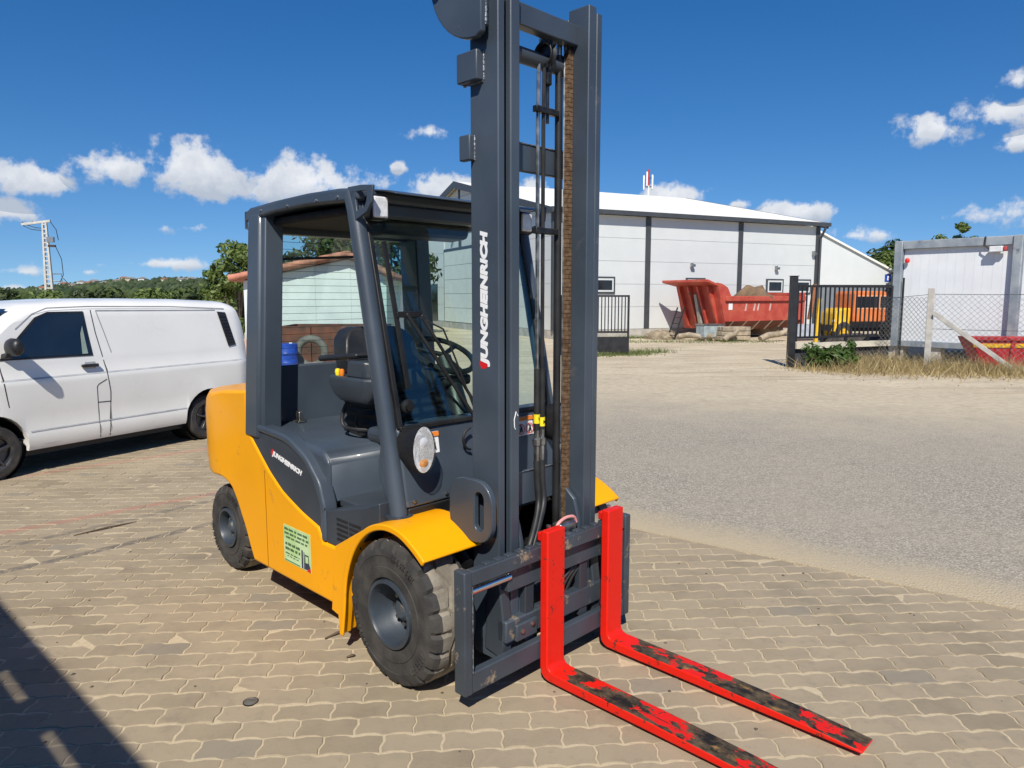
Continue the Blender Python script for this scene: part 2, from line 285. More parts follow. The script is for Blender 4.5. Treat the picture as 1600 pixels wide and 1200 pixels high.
def paver_mat():
    m = bpy.data.materials.new('paver_concrete'); m.use_nodes = True; t = m.node_tree; b = t.nodes['Principled BSDF']
    geo = N(t, 'ShaderNodeNewGeometry'); co = geo.outputs['Position']; oi = N(t, 'ShaderNodeObjectInfo')
    def noise(s, d=8, r=.6):
        n = N(t, 'ShaderNodeTexNoise'); n.inputs['Scale'].default_value = s; n.inputs['Detail'].default_value = d; n.inputs['Roughness'].default_value = r; t.links.new(co, n.inputs['Vector']); return n.outputs[0]
    def ramp(v, a, bb, c=0, d=1):
        r = N(t, 'ShaderNodeMapRange'); t.links.new(v, r.inputs[0]); r.inputs[1].default_value = a; r.inputs[2].default_value = bb; r.inputs[3].default_value = c; r.inputs[4].default_value = d; return r.outputs[0]
    def mix(f, a, bb):
        x = N(t, 'ShaderNodeMix', data_type='RGBA'); t.links.new(f, x.inputs[0])
        for i, q in ((6, a), (7, bb)):
            if isinstance(q, tuple): x.inputs[i].default_value = (*q, 1)
            else: t.links.new(q, x.inputs[i])
        return x.outputs[2]
    # one random number for each stone, whether it is an object or an island of the joined mesh
    rnd = mth(t, 'FRACT', mth(t, 'ADD', mth(t, 'MULTIPLY', geo.outputs['Random Per Island'], 7.31), mth(t, 'MULTIPLY', oi.outputs['Random'], 3.77)))
    n1, n2, n3 = noise(1.1, 5), noise(14, 8, .7), noise(230, 3)
    base = mix(rnd, (.232, .186, .125), (.358, .290, .199))
    base = mix(ramp(n1, .35, .7), base, (.372, .302, .205))
    base = mix(ramp(n2, .52, .72, 0, .5), base, (.20, .172, .13)); base = mix(ramp(noise(3.2, 6, .65), .45, .7, 0, .5), base, (.36, .295, .20)); base = mix(ramp(noise(.75, 7, .7), .54, .70, 0, .5), base, (.165, .142, .108))
    base = mix(ramp(n3, .55, .75, 0, .5), base, (.38, .32, .235))
    odd = mth(t, 'GREATER_THAN', rnd, .975); base = mix(mth(t, 'MULTIPLY', odd, .4), base, (.155, .150, .135))
    sp = N(t, 'ShaderNodeSeparateXYZ'); t.links.new(co, sp.inputs[0]); px, py = sp.outputs[0], sp.outputs[1]
    # tyre marks and faded paint lines worn into the paving
    def stripe(ax, ay, bx, by, wd, bend=0):
        L = math.hypot(bx - ax, by - ay); ux, uy = (bx - ax) / L, (by - ay) / L
        dx, dy = mth(t, 'SUBTRACT', px, ax), mth(t, 'SUBTRACT', py, ay)
        along = mth(t, 'ADD', mth(t, 'MULTIPLY', dx, ux), mth(t, 'MULTIPLY', dy, uy))
        off = mth(t, 'ADD', mth(t, 'MULTIPLY', dx, -uy), mth(t, 'MULTIPLY', dy, ux))
        q = mth(t, 'MULTIPLY', mth(t, 'SUBTRACT', along, L / 2), mth(t, 'SUBTRACT', along, L / 2)); off = mth(t, 'ADD', off, mth(t, 'MULTIPLY', q, bend))
        a = ramp(mth(t, 'ABSOLUTE', mth(t, 'ADD', off, mth(t, 'MULTIPLY', mth(t, 'SUBTRACT', n2, .5), .06))), wd * .6, wd, 1, 0)
        e = mth(t, 'MULTIPLY', ramp(along, 0, .5), ramp(along, L - .5, L, 1, 0)); return mth(t, 'MULTIPLY', mth(t, 'MULTIPLY', a, e), ramp(n2, .3, .55))
    base = mix(mth(t, 'MULTIPLY', stripe(-3.9, 4.0, -2.2, 5.75, .05, -.04), .75), base, (.11, .10, .09))
    base = mix(mth(t, 'MULTIPLY', stripe(-3.9, 4.75, -2.4, 6.55, .045, -.03), .6), base, (.12, .11, .095))
    base = mix(mth(t, 'MULTIPLY', stripe(-4.3, 5.0, -2.3, 6.9, .06), .5), base, (.42, .15, .12))
    base = mix(mth(t, 'MULTIPLY', stripe(-5.2, 6.85, -3.3, 8.8, .06), .5), base, (.42, .15, .12))
    base = mix(mth(t, 'MULTIPLY', stripe(.5, 4.3, .95, 5.5, .07, .3), .55), base, (.12, .11, .10))
    t.links.new(base, b.inputs['Base Color']); b.inputs['Roughness'].default_value = .9; b.inputs['Specular IOR Level'].default_value = .25
    bp = N(t, 'ShaderNodeBump'); bp.inputs['Strength'].default_value = .45; bp.inputs['Distance'].default_value = .004; t.links.new(mth(t, 'ADD', n2, mth(t, 'MULTIPLY', n3, .6)), bp.inputs['Height']); t.links.new(bp.outputs[0], b.inputs['Normal'])
    return m
PL, PW = .2445, .1235; PAV = paver_mat()
def paver_outline(inset):
    a = .010; wave = [(.0, 0), (.12, a * .9), (.34, a), (.48, -a * .7), (.62, -a * .1), (.74, a * .7), (.92, a * .4)]
    bot = [(u * PL, wv) for u, wv in wave]; endr = [(PL, 0), (PL - .006, PW * .33), (PL + .006, PW * .68)]
    top = [(u * PL, PW + wv) for u, wv in wave][::-1]; endl = [(.006, PW * .68), (-.006, PW * .33)]
    pts = bot + endr + [(PL, PW)] + top + endl
    cx, cy = PL / 2, PW / 2; ix, iy = inset, inset
    return [((x - cx) * (1 - 2 * ix / PL) + cx, (y - cy) * (1 - 2 * iy / PW) + cy) for x, y in pts]
o_out, o_in = paver_outline(.0032), paver_outline(.0066); NP = len(o_out)
ra = R(3.4); e1, e2 = Vector((math.cos(ra), math.sin(ra))), Vector((-math.sin(ra), math.cos(ra)))
def paver_geo(q, rot=0):
    V = []
    for ring, z in ((o_out, -.004), (o_in, 0)):
        for x, y in ring: p = e1 * (x - PL / 2) + e2 * (y - PW / 2); V.append((p.x, p.y, z))
    F = [tuple(range(NP, 2 * NP))] + [(i, (i + 1) % NP, NP + (i + 1) % NP, NP + i) for i in range(NP)]
    return V, F
PV, PF = paver_geo(None)
pme = bpy.data.meshes.new('paver'); pme.from_pydata(PV, [], PF); pme.materials.append(PAV)
spots = []; rr_ = random.Random(11)
for j in range(-40, 130):
    for i in range(-60, 50):
        c = e1 * ((i + .5 * (j % 2)) * PL) + e2 * (j * PW + .03) + Vector((-.4, .6))
        if c.y < 1.2 or c.y > 10.6 or c.x < -9 or c.x > 4.6 or c.x < -1.5 - .95 * c.y or not in_yard(c.x, c.y, .12): continue
        spots.append(c)
def seen(c):
    d = c.y * math.cos(PITCH) + 1.8 * math.sin(PITCH); v = (-c.y * math.sin(PITCH) + 1.8 * math.cos(PITCH)) / d; return abs(c.x / d) < .70 and v < .525
hid = lambda c: -1.9 < c.x < .6 and 3.2 < c.y < 5 and abs((c.x + 1) + (c.y - 4.3)) < .9    # under the machine
near = sorted([c for c in spots if seen(c) and not hid(c)], key=lambda c: c.x ** 2 + c.y ** 2)[:300]; ns = set(id(c) for c in near)
SV, SF = [], []
for c in spots:
    dz = rr_.uniform(-.0018, .0022); tx, ty = rr_.uniform(-.012, .012), rr_.uniform(-.022, .022)
    if id(c) in ns:
        o = bpy.data.objects.new('paver', pme); COL.objects.link(o); o.parent = yard_o; o.location = (c.x, c.y, dz); o.rotation_euler = (ty, tx, rr_.uniform(-.006, .006))
    else:
        k = len(SV); SV += [(x + c.x, y + c.y, z + dz + tx * x + ty * y) for x, y, z in PV]; SF += [tuple(q + k for q in f) for f in PF]
sm = bpy.data.meshes.new('pavers'); sm.from_pydata(SV, [], SF); o = put('pavers', sm, PAV, yard_o); o['kind'] = 'stuff'

def road_mat():
    m = bpy.data.materials.new('worn_asphalt'); m.use_nodes = True; t = m.node_tree; b = t.nodes['Principled BSDF']
    co = N(t, 'ShaderNodeTexCoord').outputs['Object']
    def noise(s, d=8, r=.6):
        n = N(t, 'ShaderNodeTexNoise'); n.inputs['Scale'].default_value = s; n.inputs['Detail'].default_value = d; n.inputs['Roughness'].default_value = r; t.links.new(co, n.inputs['Vector']); return n.outputs[0]
    def ramp(v, a, bb, c=0, d=1):
        r = N(t, 'ShaderNodeMapRange'); t.links.new(v, r.inputs[0]); r.inputs[1].default_value = a; r.inputs[2].default_value = bb; r.inputs[3].default_value = c; r.inputs[4].default_value = d; return r.outputs[0]
    def mix(f, a, bb):
        x = N(t, 'ShaderNodeMix', data_type='RGBA'); t.links.new(f, x.inputs[0])
        for i, q in ((6, a), (7, bb)):
            if isinstance(q, tuple): x.inputs[i].default_value = (*q, 1)
            else: t.links.new(q, x.inputs[i])
        return x.outputs[2]
    vor = N(t, 'ShaderNodeTexVoronoi'); vor.inputs['Scale'].default_value = 72; t.links.new(co, vor.inputs['Vector'])
    vs_ = N(t, 'ShaderNodeSeparateColor'); t.links.new(vor.outputs['Color'], vs_.inputs[0])
    n1, n2, n3 = noise(.55, 6), noise(7), noise(60, 4)
    st = mix(vs_.outputs[0], (.235, .21, .17), (.60, .535, .43))
    st = mix(ramp(vor.outputs['Distance'], .30, .62, 0, .6), st, (.17, .155, .13))
    st = mix(ramp(n1, .3, .7, 0, .5), st, (.41, .355, .265)); st = mix(ramp(n2, .56, .75, 0, .35), st, (.17, .155, .13))
    sep = N(t, 'ShaderNodeSeparateXYZ'); t.links.new(co, sep.inputs[0]); px, py = sep.outputs[0], sep.outputs[1]
    dist = mth(t, 'ADD', mth(t, 'MULTIPLY', mth(t, 'SUBTRACT', px, EA.x), EN.x), mth(t, 'MULTIPLY', mth(t, 'SUBTRACT', py, EA.y), EN.y))
    wob = mth(t, 'ADD', mth(t, 'MULTIPLY', mth(t, 'SUBTRACT', noise(1.6, 8, .7), .5), .75), mth(t, 'MULTIPLY', mth(t, 'SUBTRACT', n3, .5), .55))
    sand = mix(n3, (.38, .30, .19), (.56, .47, .325)); sand = mix(ramp(n3, .66, .7), sand, (.16, .13, .09))
    edge = ramp(mth(t, 'ADD', dist, wob), .12, .62, 1, 0)
    far = mth(t, 'ADD', mth(t, 'ADD', py, mth(t, 'MULTIPLY', px, .40)), mth(t, 'MULTIPLY', mth(t, 'SUBTRACT', noise(.8, 8, .65), .5), 6))
    dust = ramp(far, 10.6, 14.6); dirt = mix(ramp(n2, .35, .65), (.46, .385, .27), (.57, .485, .35))
    dirt = mix(ramp(noise(1.3, 7, .7), .55, .72, 0, .6), dirt, (.31, .26, .19))
    c = mix(edge, st, sand); c = mix(ramp(noise(.9, 8, .7), .58, .75, 0, .55), c, (.44, .375, .27)); c = mix(dust, c, dirt); c = mix(ramp(noise(2.4, 9, .75), .66, .72, 0, .5), c, (.15, .13, .10))
    t.links.new(c, b.inputs['Base Color']); b.inputs['Roughness'].default_value = .92; b.inputs['Specular IOR Level'].default_value = .25
    bp = N(t, 'ShaderNodeBump'); bp.inputs['Strength'].default_value = .8; bp.inputs['Distance'].default_value = .006; t.links.new(mth(t, 'SUBTRACT', mth(t, 'MULTIPLY', n3, .6), vor.outputs['Distance']), bp.inputs['Height']); t.links.new(bp.outputs[0], b.inputs['Normal'])
    return m
rd = MB(); k0 = EB + ED * 9
rd.prism([tuple(KN), tuple(k0), (k0.x + 14, k0.y + 8), (22, 9.5), (10.5, 11.9), (7.3, 14.6), (1.2, 17.2), (-6, 19.5), (KN.x - 1.6, 14.6)], 'z', -.04, .0045)
struct(rd.build('asphalt_road', road_mat()))

# ================================================================ THE HALL BEHIND
HW = mat('sandwich_panel', (.60, .625, .615), .45, 0, .02, 1.2); HD = mat('anthracite_trim', (.055, .06, .066), .45, 0, .08, 3); HR = mat('roof_sheet', (.80, .79, .72), .75, 0, .04, 1)
CONC = mat('concrete', (.40, .38, .34), .9, 0, .15, 3, .3, 40); DARKIN = mat('dark_pane', (.02, .022, .026), .08, 0, .2, 3); DOORM = mat('door_sheet', (.66, .68, .64), .5, 0, .04, 2)
HA = Vector((1.84, 31.3)); hl = math.atan2(.424, .905); HL, HWd, HE, HP = 15.5, 22.66, 5.4, 8.0     # local x along the eave wall, y into the hall
hall = thing('warehouse_hall', 'large white panelled hall with dark grey trim and low gabled roof', 'building', (HA.x, HA.y, 0), hl)
def rake(y): return HE + (HP - HE) * (1 - abs(y - HWd / 2) / (HWd / 2))
MB().prism([(.06, -.02), (HWd - .06, -.02), (HWd - .06, HE - .05), (HWd / 2, HP - .07), (.06, HE - .05)], 'x', .06, HL - .06).build('wall', HW, hall)
MB().box(-.02, HL + .02, -.03, HWd + .03, -.03, .34).build('plinth', CONC, hall)
posts = [0.0, 4.81, 10.26, 15.42]; rows = [.35, 1.36, 2.38, 3.40, 4.42, HE]
for a, b in zip(posts, posts[1:]):
    for z0, z1 in zip(rows, rows[1:]): MB().box(a + .06, b - .06, 0, .055, z0 + .006, z1 - .006).build('panel', HW, hall)
for p in posts: MB().box(p - .14, p + .14, -.035, .10, .345, HE - .02).build('corner_post', HD, hall)
gd0, gd1, gdt = 8.6, 14.0, 4.62              # garage door on the gable
ys = [.12, 4.4, 8.6, HWd / 2, 14.0, 18.5, HWd - .12]
for a, b in zip(ys, ys[1:]):
    for z0, z1 in zip(rows + [6.4, 7.4], rows[1:] + [6.4, 7.4, 8.0]):
        if b > gd0 + .1 and a < gd1 - .1 and z0 < gdt: continue
        z1a, z1b = min(z1, rake(a) - .03), min(z1, rake(b) - .03)
        if z1a <= z0 + .05 and z1b <= z0 + .05: continue
        poly = [(a + .005, z0 + .006), (b - .005, z0 + .006), (b - .005, max(z0 + .01, z1b - .006)), (a + .005, max(z0 + .01, z1a - .006))]
        MB().prism(poly, 'x', 0, .055).build('panel', HW, hall)
for y in (.05, HWd / 2, HWd - .05): MB().box(-.035, .1, y - .12, y + .12, .345 if abs(y - HWd / 2) > 1 else gdt + .02, rake(y) - .03).build('corner_post', HD, hall)
gdo = MB(); gdo.box(-.02, .05, gd0, gd1, .345, gdt).build('door_frame', HD, hall)
gdp = [MB().box(-.045, -.022, gd0 + .15, gd1 - .15, .36 + k * .82, .36 + (k + 1) * .82 - .02).build('door_panel', DOORM, hall) for k in range(5)]
MB().box(-.05, .05, 15.2, 16.4, .345, 2.6).build('door', DARKIN, hall); MB().box(-.05, .05, 16.8, 17.8, 1.2, 2.6).build('window', DARKIN, hall)
for s in (0, 1):                                # the two roof slopes with their overhang
    y0, y1 = (-.22, HWd / 2) if s == 0 else (HWd + .45, HWd / 2)
    z0 = HE - .22 * (HP - HE) / (HWd / 2) + .1
    MB().loft([[(x, y0, z0), (x, y1, HP + .1), (x, y1, HP + .22), (x, y0, z0 + .12)] for x in (-.3, HL + .35)]).build('roof', HR, hall)
    gt = MB().box(-.36, HL + .42, min(y0, y0 - .16), max(y0, y0 - .16), z0 - .06, z0 + .13) if s == 0 else MB().box(-.36, HL + .42, y0, y0 + .16, z0 - .06, z0 + .13); gt.build('gutter', HD, hall)
    for x in (-.36, HL + .35): MB().loft([[(x + q, y0, z0 - .16), (x + q, y1, HP - .14), (x + q, y1, HP + .24), (x + q, y0, z0 + .13)] for q in (0, .06)]).build('verge_trim', HD, hall)
MB().tube([(HL - .1, -.5, HE - .1), (HL - .05, -.25, HE - .45), (HL, -.12, HE - .6), (HL, -.12, .4)], .06, 8).build('downpipe', HD, hall, 40)
for x0 in (1.9, 7.0, 12.0, 13.9):
    wdw = MB().box(x0, x0 + 1.15, -.05, .03, 1.95, 2.7).build('window', HD, hall)
    MB().box(x0 + .09, x0 + 1.06, -.062, -.02, 2.03, 2.62).build('frame', HW, wdw); MB().box(x0 + .17, x0 + .98, -.07, -.03, 2.11, 2.54).build('pane', DARKIN, wdw)
for x0, z0 in ((7.3, 3.35), (12.6, 3.3), (15.1, 4.1)):
    lm = MB(); lm.box(x0 - .05, x0 + .05, -.12, .0, z0 - .05, z0 + .05); lm.box(x0 - .10, x0 + .10, -.22, -.08, z0 - .14, z0 - .02); lm.build('wall_lamp', DULL, hall, bevel=.01)
for y0 in (3.5, 12.0): MB().box(-.35, .02, y0, y0 + .25, 5.5, 5.65).build('wall_lamp', DULL, hall, bevel=.01)

annex = thing('annex_building', 'lower white building with grey base and sloping roof behind the hall', 'building', (19.9, 45, 0), R(6))
MB().prism([(-1.6, 2.55), (4.3, 2.55), (4.3, 3.1), (-1.6, 6.0)], 'y', 0, 9).build('upper_wall', HW, annex)
MB().box(-1.55, 4.25, .05, 9, 0, 2.55).build('lower_wall', mat('grey_cladding', (.17, .19, .21), .6, 0, .06, 2), annex)
MB().prism([(-1.7, 6.0), (4.45, 3.05), (4.45, 3.17), (-1.7, 6.12)], 'y', -.15, 9.2).build('roof', HR, annex)
nb = MB().box(3.35, 3.75, -.03, .02, 2.75, 3.2).build('number_plate', BLUE, annex)
MB().box(3.50, 3.60, -.036, -.03, 2.83, 3.1).build('mark', WHITE, nb)

ant = thing('antenna_mast', 'red and white cell antenna mast rising behind the hall roof', 'antenna', (14.6, 79, 0))
for k in range(9): MB().tube([(0, 0, k * 1.7), (0, 0, k * 1.7 + 1.7)], .12, 8).build('mast_section', WHITE if k % 2 else mat('red_band', (.45, .05, .04), .6), ant, 40)
for k in range(5):
    a = k * 1.26 + .4; MB().box(.5 * math.cos(a) - .08, .5 * math.cos(a) + .08, .5 * math.sin(a) - .06, .5 * math.sin(a) + .06, 13.2 + .3 * (k % 2), 14.7 + .3 * (k % 2)).build('antenna', WHITE, ant, bevel=.03)
    for z in (13.5, 14.4): MB().bar((0, 0, z), (.5 * math.cos(a), .5 * math.sin(a), z), .06).build('bracket', DULL, ant)

# ================================================================ THE FORKLIFT  (local x forward, y left, z up; origin under the front axle)
FK = thing('forklift', 'yellow and grey counterbalance forklift with red forks and tall grey mast', 'forklift', (-.0753, 3.6702, 0), R(45.3 - 90))
def ring_plate(outer, inner, axis, a, b):
    n = len(outer); P = lambda p, c: {'y': (p[0], c, p[1]), 'x': (c, p[0], p[1]), 'z': (p[0], p[1], c)}[axis]
    m = MB(); V = [P(p, c) for c in (a, b) for p in list(outer) + list(inner)]; F = []
    for i in range(n):
        j = (i + 1) % n
        F += [(i, j, n + j, n + i), (2 * n + i, 3 * n + i, 3 * n + j, 2 * n + j), (i, 2 * n + i, 2 * n + j, j), (n + i, n + j, 3 * n + j, 3 * n + i)]
    return m.add(V, F)
def rev(poly): return [(-p[0], p[1]) for p in poly]
def smooth2(pts, k=4):            # Catmull-Rom through the points
    out = []; n = len(pts)
    for i in range(n - 1):
        p0, p1, p2, p3 = [Vector(pts[max(0, min(n - 1, j))]) for j in (i - 1, i, i + 1, i + 2)]
        for q in range(k):
            t = q / k; out.append(tuple(.5 * (2 * p1 + (p2 - p0) * t + (2 * p0 - 5 * p1 + 4 * p2 - p3) * t * t + (3 * p1 - p0 - 3 * p2 + p3) * t ** 3)))
    return out + [tuple(pts[-1])]
# body and counterweight
def xr(y):
    t = [(0, -2.45), (.25, -2.43), (.45, -2.36), (.56, -2.26), (.63, -2.12), (.66, -1.99)]
    y = abs(y)
    for (a, p), (b, q) in zip(t, t[1:]):
        if y <= b + 1e-6: return p + (q - p) * (y - a) / (b - a)
    return t[-1][1]
def bodyring(y):
    r = xr(y)
    pts = [(-.40, .21), (-1.45, .207)] + smooth2([(-1.50, .29), (-1.55, .386), (-1.60, .46), (-1.65, .535), (-1.72, .612), (-1.80, .643), (-1.88, .655)], 2) + [(r + .02, .65), (r, .69), (r - .01, .80), (r - .01, 1.06), (r + .012, 1.14), (r + .06, 1.185),
           (-1.78, 1.222), (-1.46, 1.25), (-1.47, 1.05)] + smooth2([(-1.45, 1.025), (-1.418, .979), (-1.304, .885), (-1.209, .812), (-1.064, .724), (-.856, .648), (-.679, .600)], 3) + [(-.633, .528), (-.448, .53), (-.385, .50), (-.372, .35)]
    return [(x, y, z) for x, z in pts]
ysl = [-.66, -.63, -.56, -.45, -.25, 0, .25, .45, .56, .63, .66]
body = MB().loft([bodyring(y) for y in ysl]).build('body', YEL, FK, 28, .018, 3)
MB().box(-1.262, -1.258, -.6625, -.655, .215, .80).build('panel_seam', mat('yellow_seam', (.35, .14, .002), .6), body)
MB().box(-1.40, .1, -.50, .50, .12, .215).build('underframe', BLK, FK)
MB().box(-.16, .16, -.46, .46, .20, .52).build('front_axle', OILY, FK, bevel=.03)
MB().box(-2.05, -1.85, -.42, .42, .18, .38).build('rear_axle', OILY, FK, bevel=.03)
MB().lathe([(.0, .02), (.05, .02), (.055, 0), (.055, -.02)], (-1.62, -.50, 1.245), 'z', 20).build('filler_cap', BLUE, FK, 40)
# fenders
fpath = [(-.43, .105), (-.405, .25), (-.385, .40), (-.335, .535), (-.255, .65), (-.15, .73), (-.03, .768), (.09, .762), (.19, .72), (.27, .668)]
fpath = smooth2(fpath, 4)
def fender(s):
    m = MB(); rings = []
    for k, (x, z) in enumerate(fpath):
        a = fpath[max(k - 1, 0)]; b = fpath[min(k + 1, len(fpath) - 1)]; d = Vector((b[0] - a[0], b[1] - a[1])).normalized(); n = Vector((d.y, -d.x)) * .014
        yi = .36 if k > 13 else (.64 if k < 10 else .64 - (k - 9) * .056)
        rings.append([(x, s * .705, z), (x, s * yi, z), (x + n.x, s * yi, z + n.y), (x + n.x, s * .690, z + n.y), (x + n.x * 2.2, s * .690, z + n.y * 2.2), (x + n.x * 2.2, s * .705, z + n.y * 2.2)])
    f = m.loft(rings).build('front_fender', YEL, FK, 35, .006, 2)
    sk = [(-.43, .105), (-.405, .25), (-.385, .40), (-.335, .535), (-.255, .65), (-.15, .725), (-.2, .70), (-.45, .56), (-.50, .21), (-.44, .20)]
    MB().prism(sk, 'y', s * .60, s * .701).build('skirt', YEL, f, None, .006)
for s in (-1, 1): fender(s)
# wheels
def wheel(name, c, s, r, wd, rr, dish, nl):
    t = bpy.data.objects.new(name, None); COL.objects.link(t); t.parent = FK; t.location = (c[0], c[1], c[2])
    n = nl * 6; h = wd / 2
    prof = [(rr, -h + .025), (rr + .015, -h + .004), (rr + (r - rr) * .35, -h), (rr + (r - rr) * .36, -h + .004), (rr + (r - rr) * .62, -h + .003), (rr + (r - rr) * .64, -h), (r - .034, -h + .006), (r - .012, -h + .018), (r, -h + .045)]
    def notch(j, k, rad, hh):
        if j >= 6 and k % 6 == 0: return rad - (.020 if j > 6 else .010), hh + (.010 if j < 8 else .016)
        return rad, hh
    sw = MB().lathe([(a, b * s * -1) for a, b in prof], (0, 0, 0), 'y', n, lambda j, k, a, b: (notch(j, k, a, abs(b) * -1)[0], notch(j, k, a, b)[1] if s > 0 else b + (notch(j, k, a, 0)[1] if False else 0)))
    sw.build('tyre_sidewall', RUB, t, 30)
    inn = MB().lathe([(a, b * s) for a, b in prof], (0, 0, 0), 'y', n, notch if False else None); inn.build('tyre_sidewall', RUB, t, 30)
    zz = lambda k: .016 * (abs((k % 12) - 6) / 3 - 1)
    tp = [(r, -h + .045), (r + .002, -h + .09), (r + .002, -.012), (r - .012, -.006), (r - .012, .006), (r + .002, .012), (r + .002, h - .09), (r, h - .045)]
    def tr(j, k, rad, hh):
        if j in (2, 3, 4, 5): hh += zz(k) + .02 * s
        if j in (0, 7) and k % 6 == 0: rad -= .02
        return rad, hh
    MB().lathe(tp, (0, 0, 0), 'y', n, tr).build('tread', TREAD, t, 30)
    o = -h * -1 * s                                # outer face offset along y
    def P(l): return [(a, b * s) for a, b in l]
    MB().lathe(P([(rr + .006, h - .020), (rr + .004, h + .002), (rr - .012, h + .004), (rr - .020, h - .010), (rr - .026, h - dish * .75), (rr - .05, h - dish), (rr * .55, h - dish), (rr * .50, h - dish + .012), (.0, h - dish + .012)]), (0, 0, 0), 'y', 48).build('rim', RIMG, t, 35)
    hb = MB().lathe(P([(rr * .36, h - dish), (rr * .34, h - dish + .04), (rr * .22, h - dish + .055), (.0, h - dish + .055)]), (0, 0, 0), 'y', 24).build('hub', STEEL, t, 35)
    for k in range(8):
        a = k * math.pi / 4; q = rr * .46; MB().lathe(P([(.011, h - dish), (.011, h - dish + .035), (.0, h - dish + .036)]), (q * math.cos(a), 0, q * math.sin(a)), 'y', 6).build('wheel_nut', DULL, t)
    # raised moulding marks on the sidewall
    mk = MB(); ry = random.Random(4)
    for a0, cnt, rad in ((.9, 7, .82), (3.3, 9, .82), (5.4, 6, .80)):
        for k in range(cnt):
            a = a0 + k * .085; q = r * rad; ca, sa = math.cos(a), math.sin(a)
            for u in (-.011, .011) if k % 3 else (-.011, 0, .011):
                p0 = Vector((ca * (q - .016) - sa * u, s * (h - .001), sa * (q - .016) + ca * u)); p1 = Vector((ca * (q + .016) - sa * u, s * (h - .001), sa * (q + .016) + ca * u)); mk.bar(p0, p1, .006, .005)
            if k % 2: p0 = Vector((ca * q + sa * .011, s * (h - .001), sa * q - ca * .011)); p1 = Vector((ca * q - sa * .011, s * (h - .001), sa * q + ca * .011)); mk.bar(p0, p1, .006, .005)
    mk.build('sidewall_moulding', RUB, t)
    return t
for s in (-1, 1):
    wheel('front_wheel', (0, s * .575, .345), s, .343, .26, .158, .12, 22)
    wheel('rear_wheel', (-1.95, s * .50, .285), s, .285, .20, .125, .07, 20)
# side covers, hood, floor
cov = [(-1.50, 1.02), (-1.41, .965), (-1.30, .875), (-1.205, .80), (-1.06, .712), (-.855, .638), (-.68, .596), (-.645, .53), (-.653, .71), (-.698, .829), (-.803, .932), (-1.006, 1.005), (-1.294, 1.03), (-1.5, 1.03)]
o1 = [(-1.34, 1.062), (-1.17, 1.055), (-.99, 1.04), (-.88, 1.0), (-.785, .955), (-.71, .89), (-.655, .835), (-.625, .76), (-.608, .70), (-.604, .53)]
i1 = [(-1.34, 1.022), (-1.17, 1.015), (-1.006, 1.0), (-.90, .965), (-.81, .925), (-.745, .87), (-.70, .81), (-.668, .75), (-.653, .70), (-.645, .53)]
o1, i1 = smooth2(o1, 3), smooth2(i1, 3)
gr = [(-.606, .70), (-.606, .528), (-.45, .527), (-.37, .49), (-.30, .58), (-.20, .68), (-.125, .735), (-.125, .835), (-.25, .79)]
for s in (-1, 1):
    c = MB().prism(cov, 'y', s * .56, s * .653).build('side_cover', GREYD, FK, None, .012, 3)
    MB().prism(o1 + i1[::-1], 'y', s * .58, s * .664).build('cover_trim', GREY, FK, None, .012, 3)
    g = MB().prism(gr, 'y', s * .54, s * .655).build('grille_panel', GREYD, FK, None, .006, 2)
    for k in range(5):
        z = .705 - k * .026
        for a in (-.50, -.385): MB().box(a, a + .10, s * .6545, s * .6575, z - .032 + a * .0, z - .020).build('vent_slot', BLK, g)
    # hinge stud at the cover corner
    MB().lathe([(.012, 0), (.012, .012), (0, .014)], (-.62, s * .664, .705), 'y', 10).build('stud', DULL, FK)
hood = MB().loft([[(-1.42, y, .70), (-.648, y, .70), (-.640, y, .94), (-.70, y, .995 - e), (-1.36, y, 1.048 - e), (-1.42, y, 1.03 - e)] for y, e in ((-.612, .012), (-.59, 0), (.59, 0), (.612, .012))]).build('hood', GREY, FK, 50, .075, 6)
MB().box(-.648, -.05, -.545, .545, .69, .735).build('floor_plate', GREYD, FK, None, .008)
MB().prism([(-.64, .735), (-.50, .735), (-.56, .86), (-.64, .93)], 'y', -.2, .54).build('hood_skirt', GREY, FK, None, .02)
lt = MB(); lt.box(-1.36, -1.29, -.42, -.36, 1.045, 1.055); lt.box(-1.345, -1.305, -.405, -.375, 1.055, 1.11); lt.build('hood_latch', DULL, FK, None, .008)
